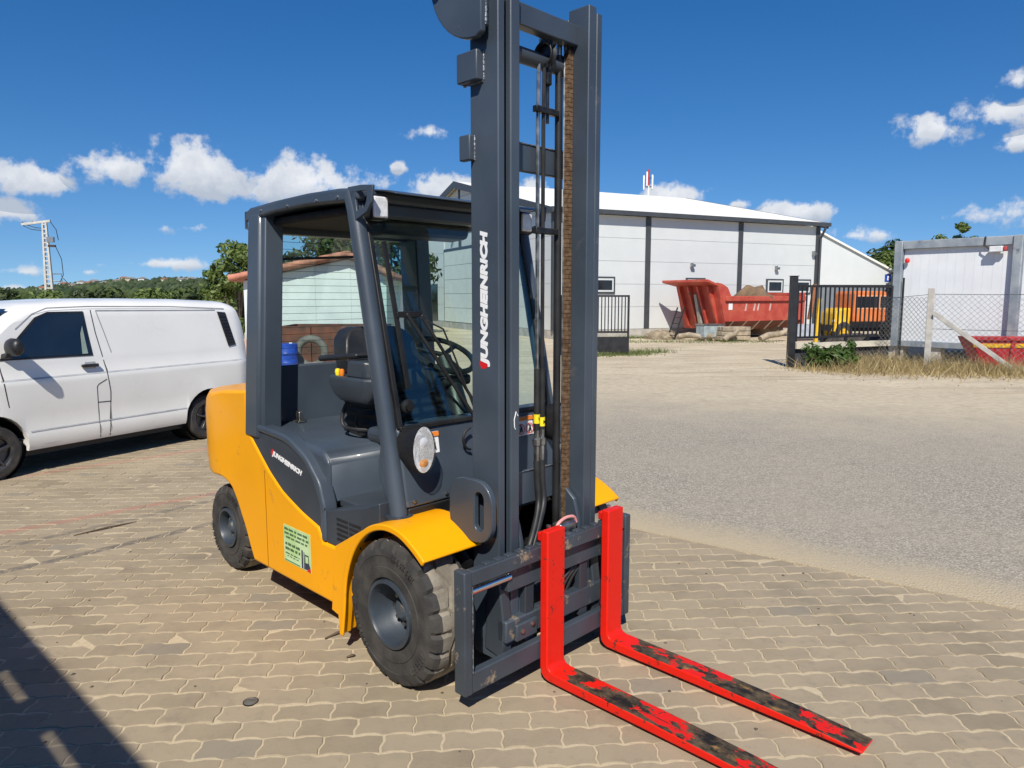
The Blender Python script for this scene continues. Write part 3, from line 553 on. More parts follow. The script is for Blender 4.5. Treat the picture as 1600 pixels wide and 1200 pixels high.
# cowl under the windscreen
cowl = MB().prism([(-.055, .80), (-.118, 1.165), (-.14, 1.18), (-.24, 1.18), (-.30, .95), (-.22, .80)], 'y', -.545, .545).build('front_cowl', GREY, FK, None, .012, 3)
MB().prism([(-.065, .69), (-.06, .797), (-.2, .797), (-.2, .69)], 'y', -.53, .53).build('lower_cowl', BLK, FK, None, .008)
MB().box(-.46, -.24, -.50, .50, 1.06, 1.14).build('dashboard', GREYD, FK, None, .03, 3)
MB().box(.0, .06, -.33, .33, .69, .80).build('front_crossmember', STEEL, FK, None, .01)
for y0, y1 in ((-.385, -.31), (.235, .375)):
    st = MB().add([(-.0985, y0, 1.035), (-.0985, y1, 1.035), (-.1135, y1, 1.14), (-.1135, y0, 1.14)], [(0, 1, 2, 3)])
    for i_, q in enumerate(st.v): st.v[i_] = (q[0] + .006, q[1], q[2])
    lab = st.build('warning_label', WHITE, FK)
    MB().add([(-.1065 + .0085, y0, 1.118), (-.1065 + .0085, y1, 1.118), (-.1105 + .0085, y1, 1.14), (-.1105 + .0085, y0, 1.14)], [(0, 1, 2, 3)]).build('label_header', ORANGE, lab)
    wdt = y1 - y0; n_ = 1 if wdt < .1 else 2
    for k in range(n_):
        yc = y0 + wdt * (k + .5) / n_; pg = MB(); pg.bar((-.090, yc - .008, 1.055), (-.092, yc + .006, 1.085), .008, .002); pg.bar((-.092, yc + .006, 1.085), (-.094, yc - .004, 1.095), .012, .002); pg.bar((-.090, yc + .012, 1.055), (-.092, yc + .006, 1.080), .007, .002); pg.build('pictogram', BLK, lab)
        if n_ == 2: MB().add([(-.0895 - .0035 * math.sin(q), yc + .03 * math.cos(q) * f, 1.072 + .03 * math.sin(q) * f) for f in (1, .82) for q in [2 * math.pi * i / 20 for i in range(20)]], [(i, (i + 1) % 20, 20 + (i + 1) % 20, 20 + i) for i in range(20)]).build('warning_ring', REDP, lab)
MB().tube([(-.07, -.115 - .06 * math.cos(a), 1.08 + .058 * math.sin(a)) for a in [k * .35 - 1.4 for k in range(9)]], .007, 8).build('cable_loop', HOSE, FK, 40)
# cab posts and roof
for s in (-1, 1):
    MB().tube([(-.085, s * .568, .74), (-.15, s * .568, 1.08), (-.30, s * .568, 1.80), (-.385, s * .568, 2.20), (-.42, s * .566, 2.30)], .043, 20).build('front_post', GREY, FK, 45)
    MB().lathe([(.065, 0), (.065, .012), (.043, .014)], (-.085, s * .568, .758), 'z', 20).build('post_foot', GREYD, FK, 40)
    def rp(z, x0, x1, o): return [(x0, s * o, z), (x1 - .05, s * o, z), (x1 - .045, s * (o - .016), z), (x1, s * (o - .016), z), (x1, s * (o - .13), z), (x0, s * (o - .13), z)]
    MB().loft([rp(.985, -1.478, -1.272, .668), rp(1.28, -1.474, -1.273, .655), rp(2.27, -1.455, -1.275, .602)]).build('rear_post', GREY, FK, None, .008, 2)
    for k in range(4):
        MB().lathe([(.006, 0), (.006, .004), (0, .005)], (-1.40 - k * .004, s * .600, 2.10 - k * .035), 'y', 8).build('bolt', DULL, FK)
    MB().tube([(-1.44, s * .59, 2.29), (-1.50, s * .59, 2.29), (-1.505, s * .59, 2.20), (-1.45, s * .59, 2.19)], .009, 8).build('tie_down_loop', GREY, FK, 40)
    # lamp gusset with its opening
    ou = [(-.41, 2.322), (-.30, 2.322), (-.20, 2.312), (-.212, 2.235), (-.25, 2.195), (-.36, 2.155)]; inn = [(-.352, 2.292), (-.30, 2.294), (-.248, 2.288), (-.255, 2.245), (-.275, 2.215), (-.335, 2.205)]
    ring_plate(ou, inn, 'y', s * .600, s * .585).build('lamp_gusset', GREY, FK, None, .004)
    lamp = MB().box(-.355, -.275, s * .455, s * .555, 2.165, 2.285).build('work_lamp', BLK, FK, None, .018, 3)
    MB().box(-.285, -.268, s * .463, s * .547, 2.175, 2.275).build('lens', LENS, lamp, None, .012, 3)
roofp = [(-1.50, 2.235), (-1.50, 2.29), (-1.44, 2.312), (-1.15, 2.325), (-.80, 2.332), (-.50, 2.326), (-.33, 2.312), (-.33, 2.255), (-.42, 2.255), (-.80, 2.268), (-1.15, 2.262), (-1.38, 2.245)]
MB().prism(roofp, 'y', -.60, .60).build('roof', GREY, FK, None, .016, 3)
MB().prism([(-.40, 2.325), (-.22, 2.300), (-.16, 2.283), (-.16, 2.276), (-.22, 2.292), (-.40, 2.316)], 'y', -.50, .50).build('roof_lip', GREY, FK, None, .003)
MB().box(-1.40, -.42, -.54, .54, 2.205, 2.25).build('headliner', HEADL, FK, None, .02, 3)
MB().box(-.43, -.345, -.56, .56, 2.19, 2.256).build('front_roof_beam', GREY, FK, None, .012)
MB().box(-1.47, -1.36, -.47, .47, 2.17, 2.25).build('rear_roof_beam', GREYD, FK, None, .012)
MB().prism([(-.75, 2.205), (-.52, 2.205), (-.55, 2.13), (-.70, 2.12)], 'y', -.30, .30).build('overhead_console', SEATM, FK, None, .02)
# glass
fr = lambda z: -.12 - .235 * (z - 1.18)
def wpanel(y0, y1, z0, z1, dx): return [(fr(z0) + dx, y0, z0), (fr(z0) + dx, y1, z0), (fr(z1) + dx, y1, z1), (fr(z1) + dx, y0, z1)]
MB().loft([wpanel(-.515, .515, 1.195, 2.195, -.003), wpanel(-.515, .515, 1.195, 2.195, .003)]).build('windscreen', GLASSF, FK)
ring = MB()
for a, b in (((-.535, 1.175), (.535, 1.175)), ((.53, 1.175), (.53, 2.21)), ((.535, 2.205), (-.535, 2.205)), ((-.53, 2.21), (-.53, 1.175))): ring.bar((fr(a[1]), a[0], a[1]), (fr(b[1]), b[0], b[1]), .026, .022)
ring.build('windscreen_seal', BLK, FK, None, .004)
rx = lambda z: -1.515 + .10 * (z - 1.38) / .82
MB().loft([[(rx(1.385) + d, -.485, 1.385), (rx(1.385) + d, .485, 1.385), (rx(2.18) + d, .485, 2.18), (rx(2.18) + d, -.485, 2.18)] for d in (-.003, .003)]).build('rear_window', GLASSR, FK)
hw = MB()
for k in range(17): z = 1.44 + k * .043; hw.bar((rx(z) + .004, -.46, z), (rx(z) + .004, .46, z), .0022, .0022)
hw.build('heating_wires', BLK, FK)
MB().box(-1.462, -1.425, -.536, .536, .99, 1.385).build('rear_panel', GREY, FK, None, .012, 3)
wb = MB(); wb.bar((-1.43, -.42, 2.025), (-1.43, .12, 2.06), .012, .016); wb.build('rear_wiper', BLK, FK)
for s in (-1, 1):
    for x, y, z in ((-.052, .50, .83), (-.052, .30, .83), (-.052, .12, .83)): MB().lathe([(.011, 0), (.011, .006), (.006, .008), (0, .008)], (x - (z - .80) * .17, s * y, z), 'x', 8).build('bolt', DULL, FK)
    for x in (-1.30, -1.0, -.7, -.5): MB().lathe([(.008, 0), (.008, .004), (0, .005)], (x, s * .601, 2.285), 'y', 8).build('bolt', DULL, FK) if s > 0 else MB().lathe([(.008, 0), (.008, -.004), (0, -.005)], (x, s * .601, 2.285), 'y', 8).build('bolt', DULL, FK)
# windscreen wipers
wp = MB(); D = .014
wp.bar((fr(2.067) + D, -.463, 2.067), (fr(1.36) + D, -.455, 1.36), .018, .018); wp.build('wiper_blade', BLK, FK)
wp = MB(); wp.bar((fr(1.72) + D * 2, -.405, 1.72), (fr(1.19) + D * 2, -.078, 1.19), .020, .016); wp.bar((fr(1.71) + D * 2.4, -.32, 1.711), (fr(1.248) + D * 2, -.055, 1.248), .018, .014); wp.box(fr(1.72) + .01, fr(1.72) + .035, -.465, -.31, 1.70, 1.73); wp.build('wiper_arm', BLK, FK, None, .003)
MB().tube([(fr(1.70) + .03, -.33, 1.70), (fr(1.62) + .06, -.22, 1.64), (fr(1.5) + .06, -.17, 1.50), (fr(1.25) + .04, -.07, 1.22)], .005, 6).build('washer_hose', HOSE, FK, 40)
MB().lathe([(.034, 0), (.034, .012), (.022, .018), (.022, .03), (0, .032)], (fr(1.277), -.47, 1.277), 'x', 20).build('screw_clamp', BLK, FK, 40)
# seat, console, steering
MB().loft([[(-1.02 + e, -.28 + e, z), (-.60 - e, -.28 + e, z), (-.60 - e, .28 - e, z), (-1.02 + e, .28 - e, z)] for z, e in [(1.0, 0)] + [(1.02 + k * .03, .018 * (k % 2)) for k in range(9)]]).build('seat_suspension', BLK, FK, None, .006)
MB().loft([[(-1.12, y, 1.28), (-.58, y, 1.27), (-.55, y, 1.33), (-.62, y, 1.385 + b), (-1.1, y, 1.36 + b)] for y, b in ((-.27, 0), (-.2, .02), (0, 0), (.2, .02), (.27, 0))]).build('seat_cushion', SEATM, FK, 40, .02, 3)
MB().loft([[(-1.14, w_ * .9, z) if k == 0 else (-1.0 - (z - 1.36) * .22 + (.03 if abs(w_) > .2 else 0), w_, z) for k, w_ in ((1, -.25 * e), (1, 0), (1, .25 * e))] + [(-1.13 - (z - 1.36) * .25, .24 * e, z), (-1.13 - (z - 1.36) * .25, -.24 * e, z)] for z, e in ((1.36, 1), (1.46, 1.05), (1.55, .98), (1.60, .8), (1.62, .55))]).build('seat_back', SEATM, FK, 40, .015, 3)
MB().loft([[(-.86 + e, -.47 + e * .5, z), (-.52 - e * .6, -.47 + e * .5, z), (-.47 - e, -.43, z), (-.47 - e, -.32, z), (-.52, -.29, z), (-.86 + e, -.29, z)] for z, e in ((1.235, .07), (1.27, .035), (1.32, .01), (1.375, 0))]).build('armrest_console', GREYD, FK, 40, .015, 3)
MB().loft([[(-.70 + e, -.455, z), (-.53, -.455, z), (-.49 - e, -.42, z), (-.49 - e, -.31, z), (-.70 + e, -.31, z)] for z, e in ((1.37, 0), (1.465, .02))]).build('console_block', GREYD, FK, 40, .015, 3)
MB().loft([[(-.98, -.46, 1.44), (-.62, -.44, 1.475), (-.62, -.33, 1.475), (-.98, -.33, 1.44)], [(-.98, -.46, 1.475), (-.62, -.44, 1.505), (-.62, -.33, 1.505), (-.98, -.33, 1.475)]]).build('armrest_pad', SEATM, FK, 40, .015, 3)
for x, m_ in ((-.76, ORANGE), (-.80, YTAG)): MB().lathe([(.012, 0), (.016, .02), (.012, .035), (0, .038)], (x, -.44, 1.375), 'z', 12).build('control_knob', m_, FK, 40)
MB().tube(smooth2([(-.72, -.30, 1.26), (-.84, -.33, 1.24), (-.90, -.35, 1.15), (-.885, -.36, 1.075), (-.80, -.34, 1.06), (-.70, -.27, 1.06)], 5), .011, 8).build('seat_cable', HOSE, FK, 40)
MB().tube(smooth2([(-.70, -.28, 1.18), (-.78, -.31, 1.17), (-.83, -.31, 1.12), (-.84, -.30, 1.055)], 4), .007, 8).build('seat_cable', HOSE, FK, 40)
tl = Matrix.Rotation(R(-62), 3, 'Y')
def sw_(p): q = tl @ Vector(p); return (q.x - .50, q.y + .06, q.z + 1.475)
tor = MB(); n1, n2 = 36, 8
tor.add([sw_(((.0 + .016 * math.sin(b)), (.18 + .016 * math.cos(b)) * math.cos(a), (.18 + .016 * math.cos(b)) * math.sin(a))) for a in [2 * math.pi * i / n1 for i in range(n1)] for b in [2 * math.pi * j / n2 for j in range(n2)]],
        [(i * n2 + j, ((i + 1) % n1) * n2 + j, ((i + 1) % n1) * n2 + (j + 1) % n2, i * n2 + (j + 1) % n2) for i in range(n1) for j in range(n2)])
for a in (.5, 2.6, 4.7): tor.tube([sw_((0, 0, 0)), sw_((.0, .175 * math.cos(a), .175 * math.sin(a)))], .014, 8)
tor.build('steering_wheel', BLK, FK, 40)
MB().tube([(-.50, .06, 1.46), (-.40, .05, 1.28), (-.30, .03, 1.05)], [.045, .055, .075], 14).build('steering_column', SEATM, FK, 40)
MB().box(-.47, -.37, -.04, .16, 1.31, 1.37).build('column_shroud', SEATM, FK, None, .02, 3)
# headlights
REFL = mat('reflector_chrome', (.92, .93, .94), .3, .1, .06, 35, .35, 30)
for s in (-1, 1):
    def el_(x, a, b, z=1.09, y=.497): return [(x, s * y + a * math.cos(t), z + b * math.sin(t)) for t in [2 * math.pi * k / 24 for k in range(24)]]
    hd = MB().loft([el_(-.14, .055, .09), el_(-.05, .062, .108), el_(.0, .070, .118), el_(.017, .067, .115), el_(.016, .062, .110)]).build('headlight', BLK, FK, 40)
    MB().loft([el_(.018, .062, .110), el_(.012, .056, .102), el_(.0, .036, .070), el_(-.006, .012, .02)]).build('reflector', REFL, hd, 50)
    MB().loft([el_(.0, .036, .026, 1.026), el_(.016, .032, .023, 1.026), el_(.022, .018, .012, 1.026)]).build('indicator_lens', AMBER, hd, 50)
    MB().loft([el_(-.01, .030, .030, 1.125), el_(.016, .028, .028, 1.125), el_(.024, .012, .012, 1.125)]).build('bulb', LENS, hd, 50)
    MB().box(-.01, .017, s * .497 - .046, s * .497 + .046, 1.066, 1.074).build('divider', DULL, hd)
    MB().loft([el_(.018, .064, .112), el_(.036, .059, .103), el_(.050, .040, .075), el_(.056, .014, .026)]).build('lens', GLASSL, hd, 60)
# mast
for s in (-1, 1):
    oc = [(.195, .352), (.372, .352), (.372, .312), (.350, .312), (.350, .332), (.218, .332), (.218, .28), (.195, .28)]
    MB().prism([(x, s * y) for x, y in oc], 'z', .12, 3.15).build('outer_rail', GREY, FK, None, .006, 3)
    ic = [(.258, .328), (.280, .328), (.280, .252), (.366, .252), (.366, .290), (.386, .290), (.386, .234), (.258, .234)]
    MB().prism([(x, s * y) for x, y in ic], 'z', .14, 3.165).build('inner_rail', GREY, FK, None, .006, 3)
    cy = MB().tube([(.245, s * .182, .15), (.245, s * .182, 2.95)], .019, 14).build('lift_cylinder', BLK, FK, 40)
    MB().tube([(.245, s * .182, 2.95), (.245, s * .182, 3.02)], .014, 12).build('piston_rod', DULL, cy, 40)
    MB().tube([(.268, s * .196, .62), (.268, s * .196, 3.0)], .005, 6).build('guide_pipe', DULL, FK, 40)
    ch, c2 = MB(), MB(); z = .60; k = 0
    while z < 2.97:
        if k % 2 == 0:
            for q in (-.0135, -.0045, .0045, .0135): ch.box(.272, .294, s * .213 + q - .0030, s * .213 + q + .0030, z - .004, z + .0150)
        else:
            for q in (-.009, 0, .009): c2.box(.276, .290, s * .213 + q - .0030, s * .213 + q + .0030, z - .006, z + .0165)
        z += .0108; k += 1
    ch.build('lift_chain', mat('dusty_chain', (.15, .088, .048), .6, .4, .3, 40, .2, 200, col2=(.27, .17, .10)), FK)['kind'] = 'stuff'
    c2.build('lift_chain', CHAIN, FK)['kind'] = 'stuff'
    MB().lathe([(.062, -.022), (.066, -.02), (.052, -.014), (.052, .014), (.066, .02), (.062, .022)], (.235, s * .20, 2.985), 'y', 24).build('chain_pulley', OILY, FK, 40)
    # top ear plate, stop blocks and tilt plate
    arc = [(.30 - .30 * math.cos(a), 3.20 - .32 * math.sin(a)) for a in [R(k) for k in range(0, 91, 9)]]
    if s < 0: MB().prism(arc + [(.335, 2.90), (.335, 3.34), (.0, 3.34)], 'y', s * .385, s * .415).build('ear_plate', GREY, FK, None, .006, 2)
    if s < 0: MB().box(.235, .32, s * .350, s * .386, 2.93, 3.3).build('weld_block', GREY, FK, None, .008)
    if s < 0: MB().lathe([(.035, 0), (.035, -.02), (.02, -.022), (.02, -.028), (0, -.028)], (.055, s * .415, 3.14), 'y', 20).build('ear_pin', DULL, FK, 40)
    if s < 0: MB().box(.155, .285, s * .352, s * .395, 2.72, 2.845).build('stop_block', GREY, FK, None, .006, 2)
    if s < 0: MB().box(.155, .225, s * .352, s * .384, 2.395, 2.505).build('stop_block', GREY, FK, None, .006, 2)
    n = 28
    def rrect(cx, cz, hx, hz, rad):
        pts = []
        for qx, qz, a0 in ((1, 1, 0), (-1, 1, 90), (-1, -1, 180), (1, -1, 270)):
            for k in range(7): a = R(a0 + k * 15); pts.append((cx + qx * (hx - rad) + rad * math.cos(a), cz + qz * (hz - rad) + rad * math.sin(a)))
        return pts
    if s < 0: ring_plate(rrect(.245, .832, .145, .145, .10), rrect(.305, .835, .030, .090, .029), 'y', s * .385, s * .415).build('tilt_plate', GREY, FK, None, .005, 2)
    if s < 0: MB().box(.16, .22, s * .352, s * .388, .72, .95).build('tilt_plate_spacer', GREYD, FK)
    MB().tube([(.2, s * .40, .55), (-.10, s * .36, .70)], .04, 14).build('tilt_cylinder', BLK, FK, 40)
    MB().prism([(.24, .20), (.36, .20), (.385, .35), (.385, .66), (.35, .78), (.29, .83), (.24, .83)], 'y', s * .200, s * .226).build('carriage_roller_plate', GREY, FK, None, .006, 2)
    MB().prism([(.28, .16), (.40, .14), (.41, .30), (.38, .50), (.30, .55)], 'y', s * .30, s * .36).build('mast_shoe', GREYD, FK, None, .008)
for x0, x1, z0, z1, hy, nm in ((.20, .228, 2.385, 2.512, .34, 'crossbeam'), (.20, .228, .775, .945, .34, 'crossbeam'), (.26, .32, 2.99, 3.085, .24, 'top_crossbeam'), (.20, .24, .16, .34, .34, 'crossbeam')):
    MB().box(x0, x1, -hy, hy, z0, z1).build(nm, GREY, FK, None, .006, 2)
MB().tube([(.235, -.24, 2.90), (.235, .24, 2.90)], .036, 16).build('top_tube', GREYD, FK, 40)
pl = MB().prism([(.20, 3.03), (.29, 3.03), (.285, 2.90), (.26, 2.86), (.22, 2.86), (.20, 2.90)], 'y', .085, .105).build('hose_pulley_bracket', GREYD, FK, None, .004)
MB().lathe([(.055, -.02), (.058, -.018), (.045, -.01), (.045, .01), (.058, .018), (.055, .02)], (.25, .075, 2.93), 'y', 24).build('hose_pulley', BLK, FK, 40)
for y, y2 in ((.028, .0), (.066, .03)):
    MB().tube([(.255, y, 2.92), (.25, y, 2.6), (.25, y, 1.16)], .0095, 8).build('hydraulic_pipe', DULL if y < .05 else HOSE, FK, 40)
    h_ = MB().tube([(.25, y, 1.45), (.25, y, 1.145)], .015, 10).build('hydraulic_hose', HOSE, FK, 40)
    MB().tube([(.25, y, 1.225 - (.018 if y > .05 else 0)), (.25, y, 1.18 - (.018 if y > .05 else 0))], .0165, 10).build('hose_tag', YTAG, h_, 40)
    put('tag_letter', place_text(textmesh('M' if y > .05 else 'V', .02, 0, .0005, .0002), .014, .018, (.2668, y - .007, 1.193 - (.018 if y > .05 else 0)), (0, 1, 0), (0, 0, 1)), BLK, h_)
    MB().tube([(.25, y, 1.15), (.25, y, 1.105), (.25, y, 1.10), (.25, y, 1.07), (.25, y, 1.065), (.25, y, .985)], [.014, .014, .021, .021, .015, .014], 8).build('hose_fitting', DULL, FK, 30)
    MB().tube(smooth2([(.25, y, .99), (.255, y, .88), (.27, y - .005, .78), (.30, y2 - .03, .70), (.33, y2 - .10, .62), (.34, y2 - .16, .52)], 4), .016, 10).build('carriage_hose', HOSE, FK, 40)
for z in (2.66, 2.10): MB().box(.24, .27, -.0, .16, z, z + .03).build('hose_clamp', OILY, FK, None, .004)
MB().tube([(.25, .095, 2.86), (.25, .095, 2.80), (.25, .095, 2.79), (.25, .095, 2.62)], [.02, .02, .008, .008], 10).build('chain_anchor', OILY, FK, 40)
WELD = mat('weld_bead', (.20, .22, .25), .35, .5, .4, 60, .6, 90); rw = random.Random(8)
def weld(p, q, r=.006):
    p, q = Vector(p), Vector(q); n_ = max(3, int((q - p).length / .007)); MB().tube([p.lerp(q, k / n_) for k in range(n_ + 1)], [r * rw.uniform(.6, 1.25) for k in range(n_ + 1)], 6).build('weld_bead', WELD, FK, 60)
weld((.285, -.353, 2.722), (.285, -.353, 2.842)); weld((.157, -.353, 2.720), (.285, -.353, 2.720)); weld((.335, -.386, 2.93), (.335, -.386, 3.2)); weld((.225, -.353, 2.397), (.225, -.353, 2.503)); weld((.23, -.236, 2.512), (.23, .236, 2.512), .004); weld((.23, -.236, .945), (.23, .236, .945), .004)
weld((.470, -.604, .20), (.470, -.604, .585), .003); weld((.26, -.240, 3.086), (.32, -.240, 3.086)); weld((.26, .240, 3.086), (.32, .240, 3.086))
MB().tube([(.3875, -.262, 1.205), (.3875, -.268, 1.215), (.3875, -.270, 1.25), (.3875, -.258, 1.285), (.3875, -.246, 1.265)], .0022, 6).build('paint_mark', WHITE, FK)
# lettering on the mast and side covers
for s in (-1,):
    t_ = place_text(textmesh('JUNGHEINRICH', .1, .18, .006), .60, .060, (.316, -.3530, 1.490), (0, 0, 1), (-1, 0, 0)); put('lettering', t_, WHITE, FK)
    MB().add([(.262, -.3527, 1.478), (.249, -.3527, 1.500), (.257, -.3527, 1.528), (.302, -.3527, 1.513), (.306, -.3527, 1.490), (.290, -.3527, 1.482)], [(0, 1, 2, 3, 4, 5)]).build('logo_flag', REDP, FK)
    ex = Vector((.98, 0, -.195)).normalized(); ey = Vector((.195, 0, .98)).normalized()
    t_ = place_text(textmesh('JUNGHEINRICH', .1, .18, .006), .335, .038, Vector((-1.175, -.6537, .896)), ex, ey); put('lettering', t_, WHITE, FK)
    b0 = Vector((-1.178, -.6534, .905)); MB().add([b0 + ex * a + ey * b for a, b in ((-.012, .005), (.016, -.004), (.026, .034), (.004, .038), (-.008, .026))], [(0, 1, 2, 3, 4)]).build('logo_flag', REDP, FK)
# advertising sticker on the body side: green field, lines of small dark print, a small machine picture
stk = MB().box(-1.056, -.765, -.6622, -.659, .318, .530).build('sticker', GSTICK, FK)
pr = MB(); ry = random.Random(5)
def line(x0, x1, z, h):
    x = x0
    while x < x1 - .012:
        wl = min(ry.uniform(.02, .055), x1 - x); q = x
        while q < x + wl - .004: pr.box(q, q + .0045, -.6628, -.6621, z, z + h * ry.uniform(.75, 1)); q += .0062
        x += wl + .008
for x0, x1, z, h in ((-1.045, -.775, .502, .014), (-1.045, -.775, .478, .014), (-1.03, -.79, .456, .012), (-1.04, -.875, .415, .017), (-1.04, -.875, .388, .017), (-1.04, -.88, .364, .008), (-1.02, -.89, .350, .007)): line(x0, x1, z, h)
pr.build('print', INKG, stk)['kind'] = 'stuff'
pic = MB(); pic.box(-.862, -.846, -.6628, -.6621, .322, .425); pic.box(-.838, -.830, -.6628, -.6621, .322, .418); pic.box(-.826, -.785, -.6628, -.6621, .400, .408); pic.box(-.826, -.820, -.6628, -.6621, .36, .40); pic.box(-.79, -.784, -.6628, -.6621, .36, .40); pic.prism([(-.828, .324), (-.776, .324), (-.770, .345), (-.785, .365), (-.828, .36)], 'y', -.6628, -.6621); pic.build('picture', mat('picture_ink', (.03, .035, .09), .5), stk)
MB().prism([(-.805, .3185), (-.7655, .3185), (-.7655, .338), (-.79, .336)], 'y', -.6632, -.6629).build('picture_corner', REDP, stk)
MB().box(-1.05, -.88, -.6628, -.6621, .322, .329).build('sticker_band', mat('sticker_green', (.05, .25, .10), .5), stk)
# fork carriage with side shift
for y0, y1 in ((-.65, -.605), (.485, .53)): MB().box(.40, .470, y0, y1, .105, .655).build('carriage_side', STEEL, FK, None, .006, 2)
tb = MB().box(.425, .466, -.606, .486, .585, .652).build('carriage_top_bar', STEEL, FK, None, .005, 2)
for k in range(15):
    y = -.52 + k * .068; MB().box(.430, .462, y, y + .040, .648, .664).build('notch', STEEL, tb, None, .003)
MB().box(.375, .430, -.35, .486, .47, .572).build('carriage_upper_bar', STEEL, FK, None, .006, 2)
MB().tube([(.425, -.606, .545), (.425, -.34, .545)], .018, 16).build('side_shift_rod', CHROME, FK, 40)
MB().tube([(.425, .40, .545), (.425, .486, .545)], .018, 16).build('side_shift_rod', CHROME, FK, 40)
MB().box(.425, .466, -.606, .486, .105, .198).build('carriage_bottom_bar', STEEL, FK, None, .005, 2)
MB().box(.365, .425, -.36, .486, .225, .330).build('carriage_lower_bar', STEEL, FK, None, .008, 2)
bk = MB().box(.425, .445, -.31, -.17, .225, .305).build('bearing_block', STEEL, FK, None, .006, 2)
for y, z in ((-.275, .27), (-.205, .285)): MB().lathe([(.012, 0), (.012, .008), (0, .009)], (.445, y, z), 'x', 8).build('bolt', DULL, bk)
for y in (-.20, .20): MB().box(.385, .42, y - .03, y + .03, .19, .60).build('carriage_upright', GREYD, FK, None, .004)
for k in range(3): MB().tube(smooth2([(.36, .10 + k * .03, .56), (.40, .13 + k * .03, .47), (.39, .06 + k * .04, .40), (.37, .02 + k * .05, .33)], 4), .011, 8).build('shift_hose', HOSE, FK, 40)
vt = MB().box(.36, .42, .02, .14, .60, .70).build('valve_block', DULL, FK, None, .01, 2)
MB().tube(smooth2([(.40, .0, .665), (.405, .02, .705), (.40, .08, .72), (.40, .14, .712), (.40, .16, .68)], 4), .008, 8).build('pink_strap', mat('pink_strap', (.75, .32, .30), .5), FK, 40)
def fork_mat():
    m = bpy.data.materials.new('worn_red_paint'); m.use_nodes = True; t = m.node_tree; b = t.nodes['Principled BSDF']
    tc_ = N(t, 'ShaderNodeTexCoord'); co = tc_.outputs['Object']; mp = N(t, 'ShaderNodeMapping'); mp.inputs['Scale'].default_value = (5.0, 8, 9); t.links.new(co, mp.inputs[0])
    def noise(s, d, v, r=.6):
        n = N(t, 'ShaderNodeTexNoise'); n.inputs['Scale'].default_value = s; n.inputs['Detail'].default_value = d; n.inputs['Roughness'].default_value = r; t.links.new(v, n.inputs['Vector']); return n.outputs[0]
    def ramp(v, a, bb):
        r = N(t, 'ShaderNodeMapRange'); t.links.new(v, r.inputs[0]); r.inputs[1].default_value = a; r.inputs[2].default_value = bb; return r.outputs[0]
    def mix(f, a, bb):
        x = N(t, 'ShaderNodeMix', data_type='RGBA'); t.links.new(f, x.inputs[0])
        for i, q in ((6, a), (7, bb)):
            if isinstance(q, tuple): x.inputs[i].default_value = (*q, 1)
            else: t.links.new(q, x.inputs[i])
        return x.outputs[2]
    g_ = N(t, 'ShaderNodeNewGeometry'); sp = N(t, 'ShaderNodeSeparateXYZ'); t.links.new(g_.outputs['Normal'], sp.inputs[0]); so_ = N(t, 'ShaderNodeSeparateXYZ'); t.links.new(co, so_.inputs[0])
    blade = mth(t, 'MULTIPLY', ramp(so_.outputs[0], .56, .66), ramp(sp.outputs[2], .5, .8))      # loads scrape the blade's upper face
    n1, n2 = noise(1, 8, mp.outputs[0], .62), noise(28, 6, co)
    red = mix(n2, (.66, .012, .006), (.74, .018, .008))
    scr = ramp(mth(t, 'ADD', n1, mth(t, 'MULTIPLY', mth(t, 'SUBTRACT', blade, .5), .30)), .598, .615)
    mp2 = N(t, 'ShaderNodeMapping'); mp2.inputs['Scale'].default_value = (1.6, 42, 20); t.links.new(co, mp2.inputs[0]); stk_ = ramp(mth(t, 'ADD', noise(1, 6, mp2.outputs[0], .6), mth(t, 'MULTIPLY', mth(t, 'SUBTRACT', blade, 1), .5)), .60, .66); scr = mth(t, 'MAXIMUM', scr, mth(t, 'MULTIPLY', stk_, .85))
    dark = mix(ramp(noise(2.2, 8, mp.outputs[0], .7), .4, .62), (.016, .014, .012), (.12, .085, .05))
    dark = mix(ramp(noise(1.3, 5, mp.outputs[0]), .60, .70), dark, (.34, .20, .07))
    chips = ramp(noise(11, 8, co, .8), .59, .605)
    c = mix(chips, red, (.05, .03, .02)); c = mix(scr, c, dark); t.links.new(c, b.inputs['Base Color'])
    r_ = N(t, 'ShaderNodeMapRange'); t.links.new(scr, r_.inputs[0]); r_.inputs[3].default_value = .38; r_.inputs[4].default_value = .62; t.links.new(r_.outputs[0], b.inputs['Roughness'])
    bp = N(t, 'ShaderNodeBump'); bp.inputs['Strength'].default_value = .5; bp.inputs['Distance'].default_value = .003; bp.invert = True; t.links.new(scr, bp.inputs['Height']); t.links.new(bp.outputs[0], b.inputs['Normal']); return m
FORK = fork_mat(); FORK.node_tree.nodes['Principled BSDF'].inputs['Specular IOR Level'].default_value = .25
fp = [(.474, .735), (.520, .735), (.520, .105), (.524, .084), (.537, .070), (.560, .0655), (1.10, .061), (1.50, .050), (1.765, .034), (1.765, .022), (1.5, .019), (.60, .018), (.522, .019), (.498, .027), (.481, .045), (.474, .075)]
for y0, y1, lb in ((-.187, -.064, 'red fork with worn blade nearer the camera'), (.270, .393, 'red fork with worn blade on the far side')):
    f = MB().prism(fp, 'y', y0, y1).build('fork', FORK, FK, None, .006, 2); f['label'] = lb
    MB().box(.436, .476, y0 + .02, y1 - .02, .672, .715).build('fork_hook', FORK, f, None, .006)
    MB().tube([(.47, (y0 + y1) / 2, .735), (.47, (y0 + y1) / 2, .745)], .012, 8).build('fork_pin', DULL, f)

